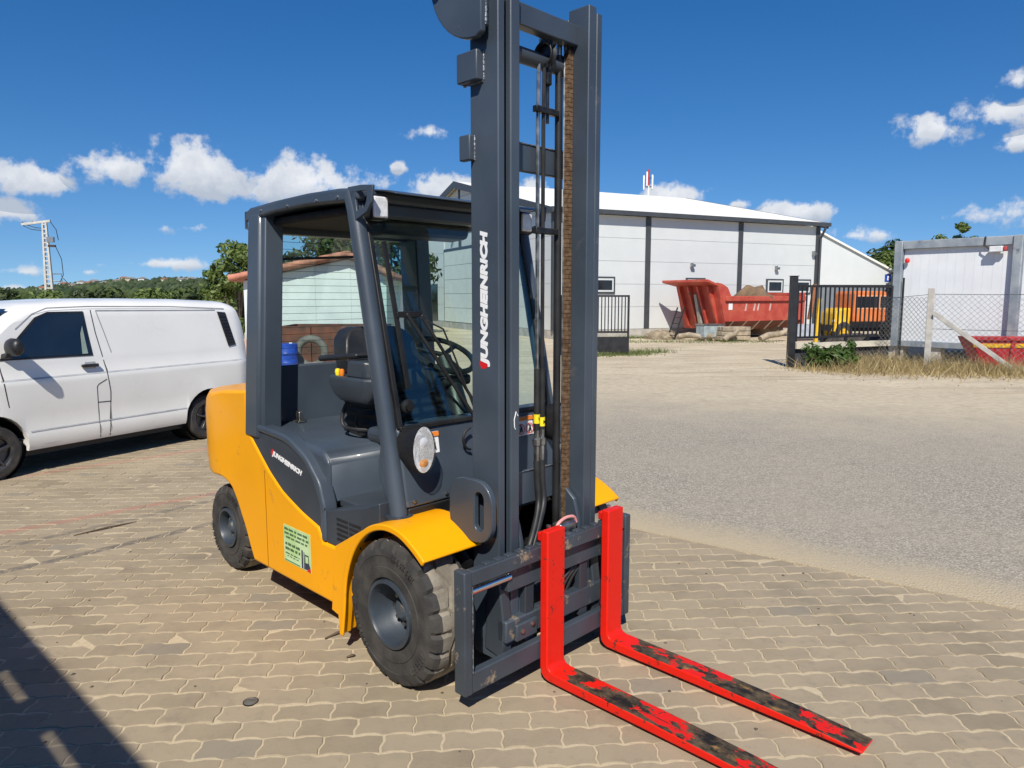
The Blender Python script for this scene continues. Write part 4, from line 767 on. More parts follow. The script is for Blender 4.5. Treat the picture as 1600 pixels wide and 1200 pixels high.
# ================================================================ WHITE VAN (local x forward, y left)
VAN = thing('delivery_van', 'white panel van with black mirror parked behind the forklift', 'van', (-5.13, 8.34, 0), R(-28.6 - 90), None, .83)
def vtop(x):
    t = [(-2.36, 1.55), (-2.31, 1.84), (-2.22, 2.05), (-2.12, 2.095), (-2.0, 2.11), (-1.4, 2.135), (-.4, 2.15), (.5, 2.14), (.95, 2.09), (1.15, 2.0), (1.35, 1.83), (1.62, 1.55), (1.85, 1.36), (2.05, 1.27), (2.3, 1.12), (2.38, .95), (2.42, .7)]
    for (a, p), (b, q) in zip(t, t[1:]):
        if x <= b: return p + (q - p) * (x - a) / (b - a)
    return t[-1][1]
def vplan(x):     # half width factor
    if x < -2.12: return 1 - .14 * ((-2.12 - x) / .24) ** 2
    if x > 1.2: return 1 - .22 * ((x - 1.2) / 1.22) ** 2
    return 1
HWP = [(.30, .90), (.36, .925), (.50, .935), (.54, .925), (.75, .945), (1.10, .952), (1.165, .950), (1.19, .935), (1.36, .925), (1.42, .915), (1.70, .872), (2.0, .815)]
def vw(z):
    if z <= HWP[0][0]: return HWP[0][1]
    for (a, p), (b, q) in zip(HWP, HWP[1:]):
        if z <= b: return p + (q - p) * (z - a) / (b - a)
    return HWP[-1][1]
def vbot(x):
    for xa in (-1.5, 1.5):
        d = abs(x - xa)
        if d < .40: return max(.30, .36 + math.sqrt(max(0, .40 ** 2 - d * d)) * 1.06)
    return .30
stx = sorted(set([-2.36, -2.33, -2.28, -2.2, -2.1, -2.0] + [-1.5 + .4 * math.cos(R(a)) for a in range(0, 181, 12)] + [-1.9001, -1.0999] + [-.9, -.5, -.1, .3, .7, .95, 1.0999] + [1.5 + .4 * math.cos(R(a)) for a in range(0, 181, 12)] + [1.9001, 2.05, 2.2, 2.3, 2.38, 2.42]))
zs = [.30, .36, .50, .54, .75, 1.0, 1.10, 1.165, 1.19, 1.36, 1.42, 1.70, 1.90, 2.0]
def vsec(x):
    b, tp = vbot(x), vtop(x); half = []
    for z in zs:
        zz = max(z, b); zz = min(zz, tp - .15 if tp > 1.3 else tp - .05); fl_ = max(0, 1 - min(abs(x + 1.5), abs(x - 1.5)) / .55) * max(0, 1 - max(0, zz - .75) / .2) * .03; half.append((vw(zz) * vplan(x) + fl_, zz))
    k = vplan(x); y1 = half[-1][0]; h = tp - half[-1][1]
    half += [(y1 - .03, half[-1][1] + h * .33), (y1 - .10, half[-1][1] + h * .68), (y1 - .25, tp - h * .08), (.3 * k, tp)]
    return [(x, y, z) for y, z in half] + [(x, -y, z) for y, z in half[::-1]]
vb = MB().loft([vsec(x) for x in stx], closed=True, caps=True).build('body', VWHITE, VAN, 32)
def vpatch(name, poly, m, eps=.004, parent=VAN, s=1): return MB().add([(x, s * (vw(z) * vplan(x) + eps), z) for x, z in poly], [tuple(range(len(poly)))]).build(name, m, parent)
def vstrip(name, pts, wd, m=GAP, parent=vb):
    mb = MB(); P = [Vector(p) for p in pts]
    for i in range(len(P) - 1):
        n_ = max(1, int((P[i + 1] - P[i]).length / .12)); d = (P[i + 1] - P[i]).normalized(); q = Vector((-d.y, d.x)) * wd / 2
        for k in range(n_):
            a = P[i].lerp(P[i + 1], k / n_); b = P[i].lerp(P[i + 1], (k + 1) / n_)
            mb.add([(c.x, vw(c.y) * vplan(c.x) + .0025 + max(0, 1 - min(abs(c.x + 1.5), abs(c.x - 1.5)) / .55) * max(0, 1 - max(0, c.y - .75) / .2) * .03 + (.006 if c.y < .56 else 0), c.y) for c in (a + q, b + q, b - q, a - q)], [(0, 1, 2, 3)])
    return mb.build(name, m, parent)
for s in (-1, 1):
    wn = vpatch('side_window', [(.235, 1.41), (.27, 1.985), (.72, 1.985), (.88, 1.92), (1.10, 1.70), (1.36, 1.42)], TRIM, .008, VAN, s)
    vpatch('pane', [(.262, 1.435), (.293, 1.96), (.71, 1.96), (.86, 1.90), (1.08, 1.68), (1.31, 1.445)], VGLASS, .012, wn, s)
    vpatch('painted_reflection', [(.30, 1.44), (.32, 1.80), (.36, 1.70), (.375, 1.44)], mat('reflection_green', (.30, .38, .33), .4), .015, wn, s)  # a reflection painted on the pane as a flat grey-green patch
    vpatch('rear_vent', [(-1.80, 1.945), (-1.955, 1.93), (-2.06, 1.42), (-1.915, 1.40)], TRIM, .014, VAN, s)
vg = MB()
for k in range(9): z = 1.46 + k * .05; vg.box(-2.04 + k * .012, -1.93 + k * .012, vw(z) - .004, vw(z) + .022, z, z + .02)
vg.build('vent_slats', BLK, VAN)
vstrip('door_gap', [(.17, 2.0), (.155, 1.7), (.075, 1.165), (.045, .92), (.075, .32)], .012)
vstrip('door_gap', [(1.36, 1.40), (1.30, .86)], .012); vstrip('roof_gutter', [(1.12, 1.78), (.90, 1.96), (.72, 2.03), (.2, 2.045), (-1.0, 2.03), (-1.95, 1.985)], .014, mat('gutter_grey', (.30, .31, .32), .5))
vstrip('panel_edge', [(.10, 1.99), (-1.78, 1.965)], .016, mat('gutter_grey', (.30, .31, .32), .5)); vstrip('panel_edge', [(.10, 1.99), (-.02, 1.43)], .012, mat('gutter_grey', (.30, .31, .32), .5))
vstrip('flap_gap', [(.205, .32), (.225, .80), (.225, 1.0), (.20, 1.03), (.09, 1.085)], .010); vstrip('flap_gap', [(.225, .79), (.055, .785)], .012)
vstrip('crease_shade', [(1.36, 1.178), (-2.2, 1.178)], .020, mat('crease_shade_grey', (.45, .46, .47), .5)); vstrip('sill_crease_shade', [(1.08, .535), (-1.10, .535)], .014, mat('crease_shade_grey', (.45, .46, .47), .5))  # shade along the pressed creases, painted as grey strips on the white body
hnd = MB().box(.19, .41, vw(1.28) + .006, vw(1.28) + .045, 1.265, 1.305).build('door_handle', TRIM, VAN, None, .012, 3)
vpatch('recess_shade', [(.22, 1.24), (.35, 1.24), (.37, 1.28), (.35, 1.33), (.22, 1.33), (.20, 1.28)], mat('recess_shade_grey', (.5, .51, .52), .5), .002, VAN)  # shade of the hollow behind the handle, painted as a flat grey patch
MB().loft([[(1.335, .90, 1.43), (1.24, .90, 1.42), (1.24, .90, 1.50), (1.32, .90, 1.50)], [(1.32, 1.0, 1.46), (1.24, 1.0, 1.45), (1.24, 1.0, 1.51), (1.31, 1.0, 1.52)]]).build('mirror_arm', TRIM, VAN, None, .01)
def mring(y, kx, kz): return [(1.255 + kx * (math.cos(a) * .07), y, 1.575 + kz * (math.sin(a) * .115 if math.sin(a) > 0 else math.sin(a) * .10)) for a in [2 * math.pi * k / 18 for k in range(18)]]
MB().loft([mring(.955, .5, .55), mring(.97, .85, .85), mring(1.03, 1, 1), mring(1.14, 1, .95), mring(1.19, .8, .75), mring(1.205, .4, .4)]).build('mirror', TRIM, VAN, 50)
MB().add([(1.05, -.72, 2.03 - .0), (1.05, .72, 2.03), (1.74, .78, 1.475), (1.74, -.78, 1.475)], [(0, 1, 2, 3)]); 
MB().loft([[(x, y, vtop(x) + e) for y in (-.70 * vplan(x), -.35, 0, .35, .70 * vplan(x))] for x, e in ((1.12, .012), (1.35, .014), (1.62, .014), (1.80, .012))], closed=False, caps=False).build('windscreen', VGLASS, VAN, 40)
MB().box(-2.40, -2.34, -.80, .80, .35, .62).build('rear_bumper', TRIM, VAN, None, .03, 3)
MB().box(-2.0, 2.1, -.80, .80, .22, .42).build('underside', BLK, VAN)
MB().loft([[(2.34, y, .30), (2.46 - abs(y) * .12, y, .32), (2.47 - abs(y) * .12, y, .52), (2.36, y, .56)] for y in (-.78, -.4, 0, .4, .78)]).build('front_bumper', TRIM, VAN, 40)
MB().loft([[(2.36, y, .70), (2.425, y, .70), (2.405, y, .84), (2.34, y, .84)] for y in (-.42, .42)]).build('grille', TRIM, VAN)
for s in (-1, 1): MB().loft([[(2.22, s * .46, .80), (2.40, s * .46, .74), (2.385, s * .46, .93), (2.22, s * .46, .98)], [(2.10, s * .74, .84), (2.30, s * .72, .78), (2.27, s * .72, .98), (2.10, s * .74, 1.02)]]).build('headlight', LENS, VAN, None, .015)
for xa in (-1.5, 1.5):
    for s in (-1, 1):
        wl = bpy.data.objects.new('wheel', None); COL.objects.link(wl); wl.parent = VAN; wl.location = (xa, s * .80, .335)
        MB().lathe([(.215, .10 * s), (.225, .112 * s), (.30, .112 * s), (.328, .09 * s), (.335, .05 * s), (.335, -.08 * s), (.30, -.11 * s), (.2, -.11 * s)], (0, 0, 0), 'y', 44).build('tyre', RUB, wl, 35)
        MB().lathe([(.222, .095 * s), (.215, .108 * s), (.205, .10 * s), (.20, .04 * s), (.06, .03 * s), (.0, .03 * s)], (0, 0, 0), 'y', 44).build('rim', ALLOY, wl, 35)
        for k in range(5):
            a = 2 * math.pi * k / 5 + .3; MB().bar((.04 * math.cos(a), .075 * s, .04 * math.sin(a)), (.205 * math.cos(a), .088 * s, .205 * math.sin(a)), .045, .03).build('spoke', ALLOY, wl, None, .006)
        MB().lathe([(.05, .06 * s), (.045, .095 * s), (0, .10 * s)], (0, 0, 0), 'y', 20).build('hub_cap', ALLOY, wl, 40)
        MB().lathe([(.40, .06 * s), (.40, -.35 * s)], (xa, s * .80, .36), 'y', 32).build('wheel_well', BLK, VAN, 40)

# ================================================================ GATES, FENCE, CONTAINER
BLKP = mat('black_gate_paint', (.016, .016, .018), .45, 0, .2, 5)
gp = thing('gate_post', 'tall thick black steel gate post beside the leafy bush', 'post', (7.29, 18.8, 0))
MB().box(-.085, .085, -.085, .085, -.02, 2.33).build('shaft', BLKP, gp, None, .01); MB().box(-.10, .10, -.10, .10, 2.33, 2.345).build('cap', BLKP, gp)
def barred(name, label, loc, rz, L, z0, z1, step, low=None):
    t = thing(name, label, 'gate', loc, rz)
    for z in (z0, z1): MB().box(0, L, -.03, .03, z - .03, z + .03).build('rail', BLKP, t)
    n = int(L / step)
    bm_ = MB().box(-.016, .016, -.016, .016, z0 + .031, z1 - .031).mesh('bar'); bm_.materials.append(BLKP)
    for k in range(1, n):
        o = bpy.data.objects.new('bar', bm_); COL.objects.link(o); o.parent = t; o.location = (k * L / n, 0, 0)
    for x in (0, L): MB().box(x - .03, x + .03, -.032, .032, .05 if low else z0 - .1, z1 + .03).build('stile', BLKP, t)
    return t
ga = math.atan2(1.3, 3.2); g1 = barred('sliding_gate', 'black barred sliding gate between thick post and site container', (7.42, 18.86, 0), ga, 3.35, .74, 2.08, .155)
for x in (.9, 1.75, 2.55): MB().box(x - .035, x + .035, -.03, .03, .60, .72).build('bracket', BLKP, g1)
MB().box(0, 3.35, -.06, .06, .45, .60).build('guide_beam', mat('cream_beam', (.58, .53, .42), .7, 0, .12, 4), g1)
ln = MB(); 
for k in range(30):
    x = .05 + k * .115
    for d in (-1, 1):
        x1 = x + d * .40
        if 0 <= x1 <= 3.35: ln.bar((x, .04, .03), (x1, .04, .44), .008)
m_ = ln.build('mesh_infill', DULL, g1); m_['kind'] = 'stuff'
MB().box(0, 3.35, .05, .07, .02, .44).build('back_sheet', mat('dark_sheet', (.05, .055, .065), .6, 0, .15, 3), g1)
g2 = barred('gate_leaf', 'open black gate leaf with solid base beside the dirt drive', (1.55, 22.75, 0), R(1), 2.12, .70, 1.83, .105, 1)
MB().box(0, 2.12, -.02, .02, .06, .55).build('base_sheet', BLKP, g2)
WALLW = mat('container_wall', (.72, .74, .75), .5, 0, .03, 2); CFR = mat('weathered_grey_frame', (.20, .235, .27), .6, 0, .25, 2.5, .1, 30, col2=(.33, .36, .38), dirt=(.12, .13, .15), dirtamt=.15)
ca = math.atan2(-.75, .66); CT = thing('site_container', 'white site container with weathered grey steel frame on blocks', 'container', (11.25, 21.2, 0), ca)
CL, CD = 2.92, 5.5; zb, zt = .36, 3.40         # local x along the front face, y away from the road
nP = 12
for k in range(nP): MB().box(.12 + k * (CL - .24) / nP + .0012, .12 + (k + 1) * (CL - .24) / nP - .0012, .05, .075, zb + .18, zt - .22).build('wall_panel', WALLW, CT)
MB().box(.06, CL - .06, .075, CD - .07, zb + .1, zt - .1).build('wall_core', WALLW, CT)
for k in range(20): MB().box(CL - .075, CL - .05, .15 + k * (CD - .3) / 20 + .004, .15 + (k + 1) * (CD - .3) / 20 - .004, zb + .18, zt - .22).build('wall_panel', WALLW, CT)
for x in (0, CL):
    for y in (0, CD): MB().box(x - .11, x + .11, y - .11, y + .11, zb, zt).build('corner_post', CFR, CT, None, .02)
for y in (0, CD):
    MB().box(.11, CL - .11, y - .07, y + .07, zt - .24, zt - .01).build('top_beam', CFR, CT, None, .015); MB().box(.11, CL - .11, y - .07, y + .07, zb + .01, zb + .18).build('bottom_beam', CFR, CT, None, .015)
for x in (0, CL):
    MB().box(x - .07, x + .07, .11, CD - .11, zt - .24, zt - .012).build('top_beam', CFR, CT, None, .015); MB().box(x - .07, x + .07, .11, CD - .11, zb + .01, zb + .18).build('bottom_beam', CFR, CT, None, .015)
MB().box(0, CL, 0, CD, zt - .03, zt + .0).build('roof_sheet', CFR, CT)
for x in (.05, 1.05, 2.4, CL - .1): MB().box(x - .2, x + .2, .02, .42, -.02, zb).build('support_block', CONC, CT, None, .01)
cl_ = MB().box(CL - .62, CL - .32, -.20, -.04, zt - .42, zt - .27).build('floodlight', mat('lamp_white', (.75, .76, .76), .4), CT, None, .015)
MB().box(CL - .31, CL - .23, -.16, -.06, zt - .40, zt - .28).build('siren', mat('faded_red', (.45, .06, .06), .6), CT, None, .02); MB().tube([(CL - .75, -.08, zt), (CL - .75, -.10, zt - .25), (CL - .62, -.10, zt - .35)], .02, 8).build('lamp_cable', BLK, CT, 40)
sr = MB().lathe([(.05, 0), (.06, .03), (.06, .09), (.035, .12), (0, .13)], (.24, -.05, zt - .62), 'z', 16).build('alarm_lamp', REDP, CT, 40)
MB().tube([(.20, -.10, .05), (.20, -.10, 2.35)], .028, 8).build('cable_conduit', BLK, CT, 40)

CPO = mat('grey_concrete_post', (.42, .40, .36), .9, 0, .15, 5, .3, 40)
FN = thing('wire_fence', 'chain link fence on concrete post in front of the site container', 'fence', (10.55, 18.25, 0), math.atan2(-1.5, 2.6))
MB().box(-.075, .075, -.075, .075, -.05, 2.02).build('post', CPO, FN, None, .012)
MB().box(3.9, 4.05, -.075, .075, -.05, 2.02).build('post', CPO, FN, None, .012)
wm = MB(); L_ = 4.0; st = .135
k = -20
while k * st < L_:
    for d in (1, -1):
        x0 = k * st; x1 = x0 + 1.75; za, zc = (.12, 1.87) if d > 0 else (1.87, .12)
        a, b = max(x0, 0), min(x1, L_)
        if b > a + .02: wm.bar((a, 0, za + (zc - za) * (a - x0) / 1.75), (b, 0, za + (zc - za) * (b - x0) / 1.75), .007)
    k += 1
o = wm.build('wire_mesh', DULL, FN); o['kind'] = 'stuff'
for z in (1.87, 1.0, .12): MB().tube([(0, 0, z), (1.3, 0, z - .015), (2.7, 0, z - .01), (4.0, 0, z)], .006, 5).build('tension_wire', OILY, FN)
br = MB().bar((.08, -.10, 1.40), (1.95, -.12, -.04), .11, .11).build('brace', CPO, FN, None, .01)
F2 = thing('wire_fence', 'short chain link fence between sliding gate and concrete post', 'fence', (10.55, 18.25, 0), math.atan2(1.5, -.6))
w2 = MB()
for k in range(-13, 11):
    for d in (1, -1):
        x0 = k * st; x1 = x0 + 1.75; za, zc = (.12, 1.80) if d > 0 else (1.80, .12); a, b = max(x0, .1), min(x1, 1.5)
        if b > a + .02: w2.bar((a, 0, za + (zc - za) * (a - x0) / 1.75), (b, 0, za + (zc - za) * (b - x0) / 1.75), .007)
o = w2.build('wire_mesh', DULL, F2); o['kind'] = 'stuff'
MB().tube([(.08, 0, 1.86), (1.5, 0, 1.74)], .006, 5).build('tension_wire', OILY, F2)

RSK = mat('red_skip_paint', (.42, .022, .025), .5, 0, .15, 4, .1, 40, dirt=(.20, .06, .04), dirtamt=.15)
SK = thing('waste_skip', 'red skip with yellow stripe behind the leaning concrete brace', 'skip', (11.72, 18.45, 0), R(-8))
MB().loft([[(.35, 0, .02), (3.6, 0, .02), (3.6, .6, .02), (.35, .6, .02)], [(0, -.05, .78), (3.9, -.05, .78), (3.9, .7, .78), (0, .7, .78)]]).build('body', RSK, SK, None, .02)
MB().loft([[(.10, -.06, .52), (3.8, -.06, .52), (3.8, -.035, .52), (.10, -.035, .52)], [(.06, -.065, .62), (3.85, -.065, .62), (3.85, -.04, .62), (.06, -.04, .62)]]).build('stripe', mat('skip_yellow', (.75, .42, .02), .5), SK)
MB().box(-.05, 3.95, -.11, -.04, .70, .80).build('rim', RSK, SK, None, .01)
for x in (1.0, 2.0, 3.0): MB().box(x - .05, x + .05, -.10, -.02, .06, .70).build('rib', RSK, SK)

# ================================================================ RED DUMP BODY AND SCRAP BY THE HALL
RDP = mat('faded_red_paint', (.42, .055, .035), .6, 0, .2, 2, .15, 30, col2=(.52, .10, .06), dirt=(.20, .09, .05), dirtamt=.25, dscale=2)
DB = thing('dump_body', 'rusty red tipper truck body standing on the ground by the hall', 'tipper body', (9.15, 31.0, 0), math.atan2(.53, .85))
W_ = 2.4                                   # local x to the rear, y away from the camera
for y in (0, W_ - .08): MB().prism([(0, .75), (5.2, .75), (5.2, 1.78), (0, 1.78)], 'y', y, y + .08).build('side_wall', RDP, DB)
MB().prism([(-.06, 1.62), (5.25, 1.62), (5.25, 1.84), (-.06, 1.84)], 'y', -.10, .12).build('top_rail', RDP, DB, None, .02)
MB().prism([(-.06, 1.62), (5.25, 1.62), (5.25, 1.84), (-.06, 1.84)], 'y', W_ - .1, W_ + .1).build('top_rail', RDP, DB, None, .02)
MB().loft([[(0, .0, .75), (5.2, .0, .75), (5.2, W_, .75), (0, W_, .75)], [(.1, .55, .36), (5.1, .55, .36), (5.1, W_ - .55, .36), (.1, W_ - .55, .36)]]).build('floor', mat('rusty_floor', (.16, .05, .035), .8, 0, .3, 3), DB)
for k in range(6): MB().loft([[(.5 + k * .85 - .04, -.03, .76), (.5 + k * .85 + .04, -.03, .76), (.5 + k * .85 + .04, .04, .76), (.5 + k * .85 - .04, .04, .76)], [(.62 + k * .85 - .04, .5, .34), (.62 + k * .85 + .04, .5, .34), (.62 + k * .85 + .04, .56, .34), (.62 + k * .85 - .04, .56, .34)]]).build('floor_rib', mat('pale_rib', (.55, .42, .34), .7), DB)
# front wall leans forward and carries the cab guard
MB().loft([[(.0, 0, .40), (.0, W_, .40), (.06, W_, .40), (.06, 0, .40)], [(-.55, 0, 2.25), (-.55, W_, 2.25), (-.49, W_, 2.25), (-.49, 0, 2.25)]]).build('front_wall', RDP, DB)
MB().prism([(.0, 1.80), (.35, 1.80), (.1, 2.2), (-.25, 2.36), (-.55, 2.40), (-.55, 2.2), (-.32, 1.5), (0, .5)], 'y', 0, .07).build('wing_plate', RDP, DB)
MB().prism([(.0, 1.80), (.35, 1.80), (.1, 2.2), (-.25, 2.36), (-.55, 2.40), (-.55, 2.2), (-.32, 1.5), (0, .5)], 'y', W_ - .07, W_).build('wing_plate', RDP, DB)
MB().loft([[(-.50, -.02, 2.24), (-.50, W_ + .02, 2.24), (-.50, W_ + .02, 2.34), (-.50, -.02, 2.34)], [(-1.15, -.02, 2.42), (-1.15, W_ + .3, 2.42), (-1.15, W_ + .3, 2.54), (-1.15, -.02, 2.54)]]).build('cab_guard', RDP, DB, None, .02)
for y in (.35, .95, 1.5, 2.05): MB().loft([[(-.02, y - .05, .5), (-.02, y + .05, .5), (-.12, y + .05, .5), (-.12, y - .05, .5)], [(-.52, y - .05, 2.24), (-.52, y + .05, 2.24), (-.80, y + .05, 2.24), (-.80, y - .05, 2.24)]]).build('front_rib', RDP, DB)
MB().loft([[(-.05, 1.15, .4), (-.05, 1.3, .4), (-.2, 1.3, .4), (-.2, 1.15, .4)], [(-.45, 1.15, 1.9), (-.45, 1.3, 1.9), (-.6, 1.3, 1.9), (-.6, 1.15, 1.9)]]).build('hoist_ram', mat('ram_grey', (.35, .33, .28), .6), DB)
MB().box(5.15, 5.28, -.05, W_ + .05, .5, 2.0).build('tail_gate', RDP, DB, None, .02)
MB().box(.18, .42, -.006, .0, 1.25, 1.52).build('paint_patch', WHITE, DB)
for x in (1.2, 1.75, 2.0, 2.8): MB().prism([(x, 1.2), (x + .10, 1.2), (x + .16, 1.5), (x + .08, 1.52)], 'y', -.005, 0).build('paint_patch', mat('faded_print', (.62, .42, .38), .6), DB)
SOILM = mat('soil', (.17, .11, .065), .95, 0, .3, 3, .5, 12)
def lump(name, label, cat, loc, sx_, sy_, sz_, m, seed, group=None):
    rn = random.Random(seed); bm = bmesh.new(); bmesh.ops.create_icosphere(bm, subdivisions=3, radius=1)
    for v in bm.verts:
        k = 1 + rn.uniform(-.10, .10); v.co = Vector((v.co.x * sx_ * k, v.co.y * sy_ * k, max(-.05, v.co.z) * sz_ * k))
    me = bpy.data.meshes.new(name); bm.to_mesh(me); bm.free(); o = put(name, me, m); o.location = loc; return tag(o, label, cat, group)
lump('soil_heap', 'brown soil heap showing above the red tipper body', 'soil', (11.4, 34.2, .2), 1.5, .9, 2.1, SOILM, 1)
WOOD = mat('weathered_wood', (.34, .28, .20), .85, 0, .25, 4, .3, 25)
def prop(name, label, cat, mb, m, loc=(0, 0, 0), bevel=.02): o = mb.build(name, m, None, None, bevel); o.location = loc; return tag(o, label, cat)
bxo = thing('scrap_box', 'grey metal box lying under the tipper body front', 'box', (8.35, 30.4, 0), R(20))
MB().box(-.5, .5, -.3, .3, .12, .62).build('case', mat('pale_blue_metal', (.30, .35, .36), .6, 0, .2, 4), bxo, None, .02); MB().box(-.52, .52, -.32, .32, .62, .68).build('lid', DULL, bxo); MB().box(-.4, .4, -.25, .25, -.02, .12).build('skid', WOOD, bxo)
lg = thing('timber_stack', 'stack of weathered grey timbers beside the scrap box', 'timber', (9.3, 30.2, 0), R(15))
for i in range(3):
    for j in range(3): MB().box(-.8 + .05 * j, .6 - .07 * i, -.3 + i * .2, -.12 + i * .2, .02 + j * .19, .19 + j * .19).build('timber', WOOD, lg, None, .015)
for q, (p0, p1, r_, lb) in enumerate((((7.2, 30.9, .12), (8.3, 29.9, .20), .12, 'short pale log lying left of the scrap box'), ((8.7, 29.5, .05), (9.25, 29.6, .45), .12, 'short log leaning on the timber stack'), ((10.2, 29.6, .08), (11.5, 30.1, .42), .13, 'long crooked log before the tipper body'))):
    a, b = Vector(p0), Vector(p1); mb = MB(); mb.tube([a, a.lerp(b, .3) + Vector((0, 0, .05)), a.lerp(b, .7) + Vector((.03, 0, -.04)), b], [r_, r_ * 1.05, r_ * .9, r_ * .8], 9); tag(mb.build('log', WOOD, None, 50), lb, 'log', None)
ld = thing('ladder', 'thin dark ladder leaning against the tipper front', 'ladder', (6.95, 30.9, 0), R(30))
for y in (0, .42): MB().bar((0, y, 0), (.55, y, 1.35), .05, .04).build('stile', BLKP, ld)
for k in range(5): MB().bar((.06 + k * .1, 0, .16 + k * .25), (.06 + k * .1, .42, .16 + k * .25), .03).build('rung', BLKP, ld)
tag(MB().loft([[(11.6, 29.9, .10), (13.3, 30.6, .10), (13.9, 31.4, .62), (12.1, 30.7, .62)], [(11.6, 29.9, .14), (13.3, 30.6, .14), (13.9, 31.4, .66), (12.1, 30.7, .66)]]).build('steel_sheet', mat('galvanised', (.42, .44, .46), .5, .3, .1, 3)), 'bare grey steel sheet leaning before the tipper body', 'sheet')
lump('rubble_heap', 'low heap of dirt and rubble by the hall base', 'rubble', (6.6, 31.6, 0), .8, .5, .38, mat('rubble', (.26, .21, .14), .95, 0, .3, 5, .5, 12), 3)
rs = random.Random(21); STONE = mat('stone', (.36, .31, .23), .9, 0, .2, 4, .3, 20)
stn = MB()
for k in range(260):
    x, y = rs.choice(((rs.uniform(2.2, 6.5), rs.uniform(13.5, 22)), (rs.uniform(5, 12), rs.uniform(27, 31)), (rs.uniform(5, 14), rs.uniform(12.2, 17)), (rs.uniform(5.5, 9), rs.uniform(15.5, 18.3)))); s_ = rs.uniform(.01, .032)
    stn.add([(x + s_ * a * rs.uniform(.6, 1.2), y + s_ * b * rs.uniform(.6, 1.2), -.03 + s_ * c_ * rs.uniform(.5, 1)) for a, b, c_ in ((-1, -1, 0), (1, -1, 0), (1, 1, 0), (-1, 1, 0), (-.6, -.6, 1), (.6, -.5, 1), (.5, .6, 1), (-.6, .5, 1))], [(4, 5, 6, 7), (0, 1, 5, 4), (1, 2, 6, 5), (2, 3, 7, 6), (3, 0, 4, 7)])
tag(stn.build('gravel', STONE), 'loose pale stones strewn over the dirt drive', 'gravel', None, 'stuff')

# ================================================================ OLD TRUCK BEHIND THE GATE
TO = mat('orange_truck_paint', (.72, .20, .05), .5, 0, .08, 3); TY = mat('yellow_truck_paint', (.75, .46, .02), .5, 0, .08, 3)
TR = thing('old_truck', 'old truck with orange cab and yellow bonnet behind the sliding gate', 'truck', (13.55, 27.4, 0), R(6), None, .75); TR.scale = (.72, .72, .90)
cabp = [(-.9, .95), (1.0, .95), (1.0, 1.55), (.88, 2.18), (.75, 2.25), (-.75, 2.25), (-.86, 2.15), (-.9, 1.5)]
MB().prism(cabp, 'y', 0, 1.9).build('cab', TO, TR, None, .05, 3)
for x0, x1, nm in ((-.72, .42, 'window'), (.55, .86, 'window')):
    wi = MB().box(x0 - .04, x1 + .04, -.012, .02, 1.50, 2.06).build('window', mat('pale_orange', (.78, .42, .25), .5), TR); MB().box(x0, x1, -.02, .01, 1.55, 2.02).build('pane', DARKIN, wi)
MB().prism([(-1.75, .75), (-.9, .75), (-.9, 1.55), (-1.6, 1.5), (-1.75, 1.35)], 'y', .25, 1.65).build('bonnet', TY, TR, None, .08, 3)
MB().prism([(-1.95, .55), (-.95, .55), (-1.05, .85), (-1.25, 1.02), (-1.6, 1.02), (-1.85, .85)], 'y', -.02, .3).build('wing', TY, TR, None, .04)
MB().box(-1.8, 3.2, .3, 1.6, .55, .8).build('chassis', BLK, TR); MB().box(-.95, 1.1, -.03, 1.9, .72, .97).build('sill', BLK, TR); MB().box(1.15, 3.2, -.05, 1.95, .85, 1.12).build('load_bed', mat('dark_bed', (.05, .055, .06), .7), TR)
for x in (-1.4, 2.2):
    for y in (.05, 1.7):
        wl = bpy.data.objects.new('wheel', None); COL.objects.link(wl); wl.parent = TR; wl.location = (x, y, .48); MB().lathe([(.25, -.13), (.44, -.13), (.48, -.09), (.48, .09), (.44, .13), (.25, .13)], (0, 0, 0), 'y', 28).build('tyre', RUB, wl, 40); MB().lathe([(.25, -.10), (.20, -.06), (0, -.06)], (0, 0, 0), 'y', 20).build('rim', TY, wl, 40)
MB().lathe([(.09, -.04), (.09, .0), (0, .02)], (-1.77, .35, 1.0), 'x', 14).build('headlamp', LENS, TR, 40)
yp_ = thing('marker_post', 'slanting yellow steel post standing left of the old truck', 'post', (10.9, 25.9, 0)); MB().bar((0, 0, 0), (.10, 0, 1.75), .14, .10).build('shaft', TY, yp_); MB().bar((-.25, 0, 1.0), (-.10, 0, 2.25), .14, .10).build('arm', mat('rust_arm', (.30, .12, .05), .8), yp_)
lump('scrap_heap', 'dark scrap heap lying between the gate and old truck', 'scrap', (12.2, 25.3, 0), 1.3, .6, .55, mat('dark_scrap', (.05, .042, .036), .8, 0, .4, 6, .5, 10), 8)

# ================================================================ SHED, SCRAP AND CANOPY ON THE LEFT
SHW = mat('pale_cladding', (.62, .66, .66), .6, 0, .06, 1.5); TILE = mat('clay_tile', (.42, .17, .11), .85, 0, .25, 4, .3, 20)
SH = thing('shed', 'pale clad shed with clay tile verge behind the white van', 'shed', (-7.95, 21.5, 0), R(3))
gz_ = [(0, 0), (4.2, 0), (4.2, 2.42), (3.1, 2.93), (0, 2.28)]
MB().prism(gz_, 'y', .05, 7).build('wall', SHW, SH)
for k in range(4):
    x0, x1 = k * 1.05 + .0025, (k + 1) * 1.05 - .0025; h = lambda x: (2.28 + (2.93 - 2.28) * x / 3.1) if x < 3.1 else 2.93 - (2.93 - 2.42) * (x - 3.1) / 1.1
    MB().prism([(x0, .02), (x1, .02), (x1, h(x1) - .03)] + ([(3.1, h(3.1) - .03)] if x0 < 3.1 < x1 else []) + [(x0, h(x0) - .03)], 'y', 0, .05).build('cladding_board', SHW, SH)
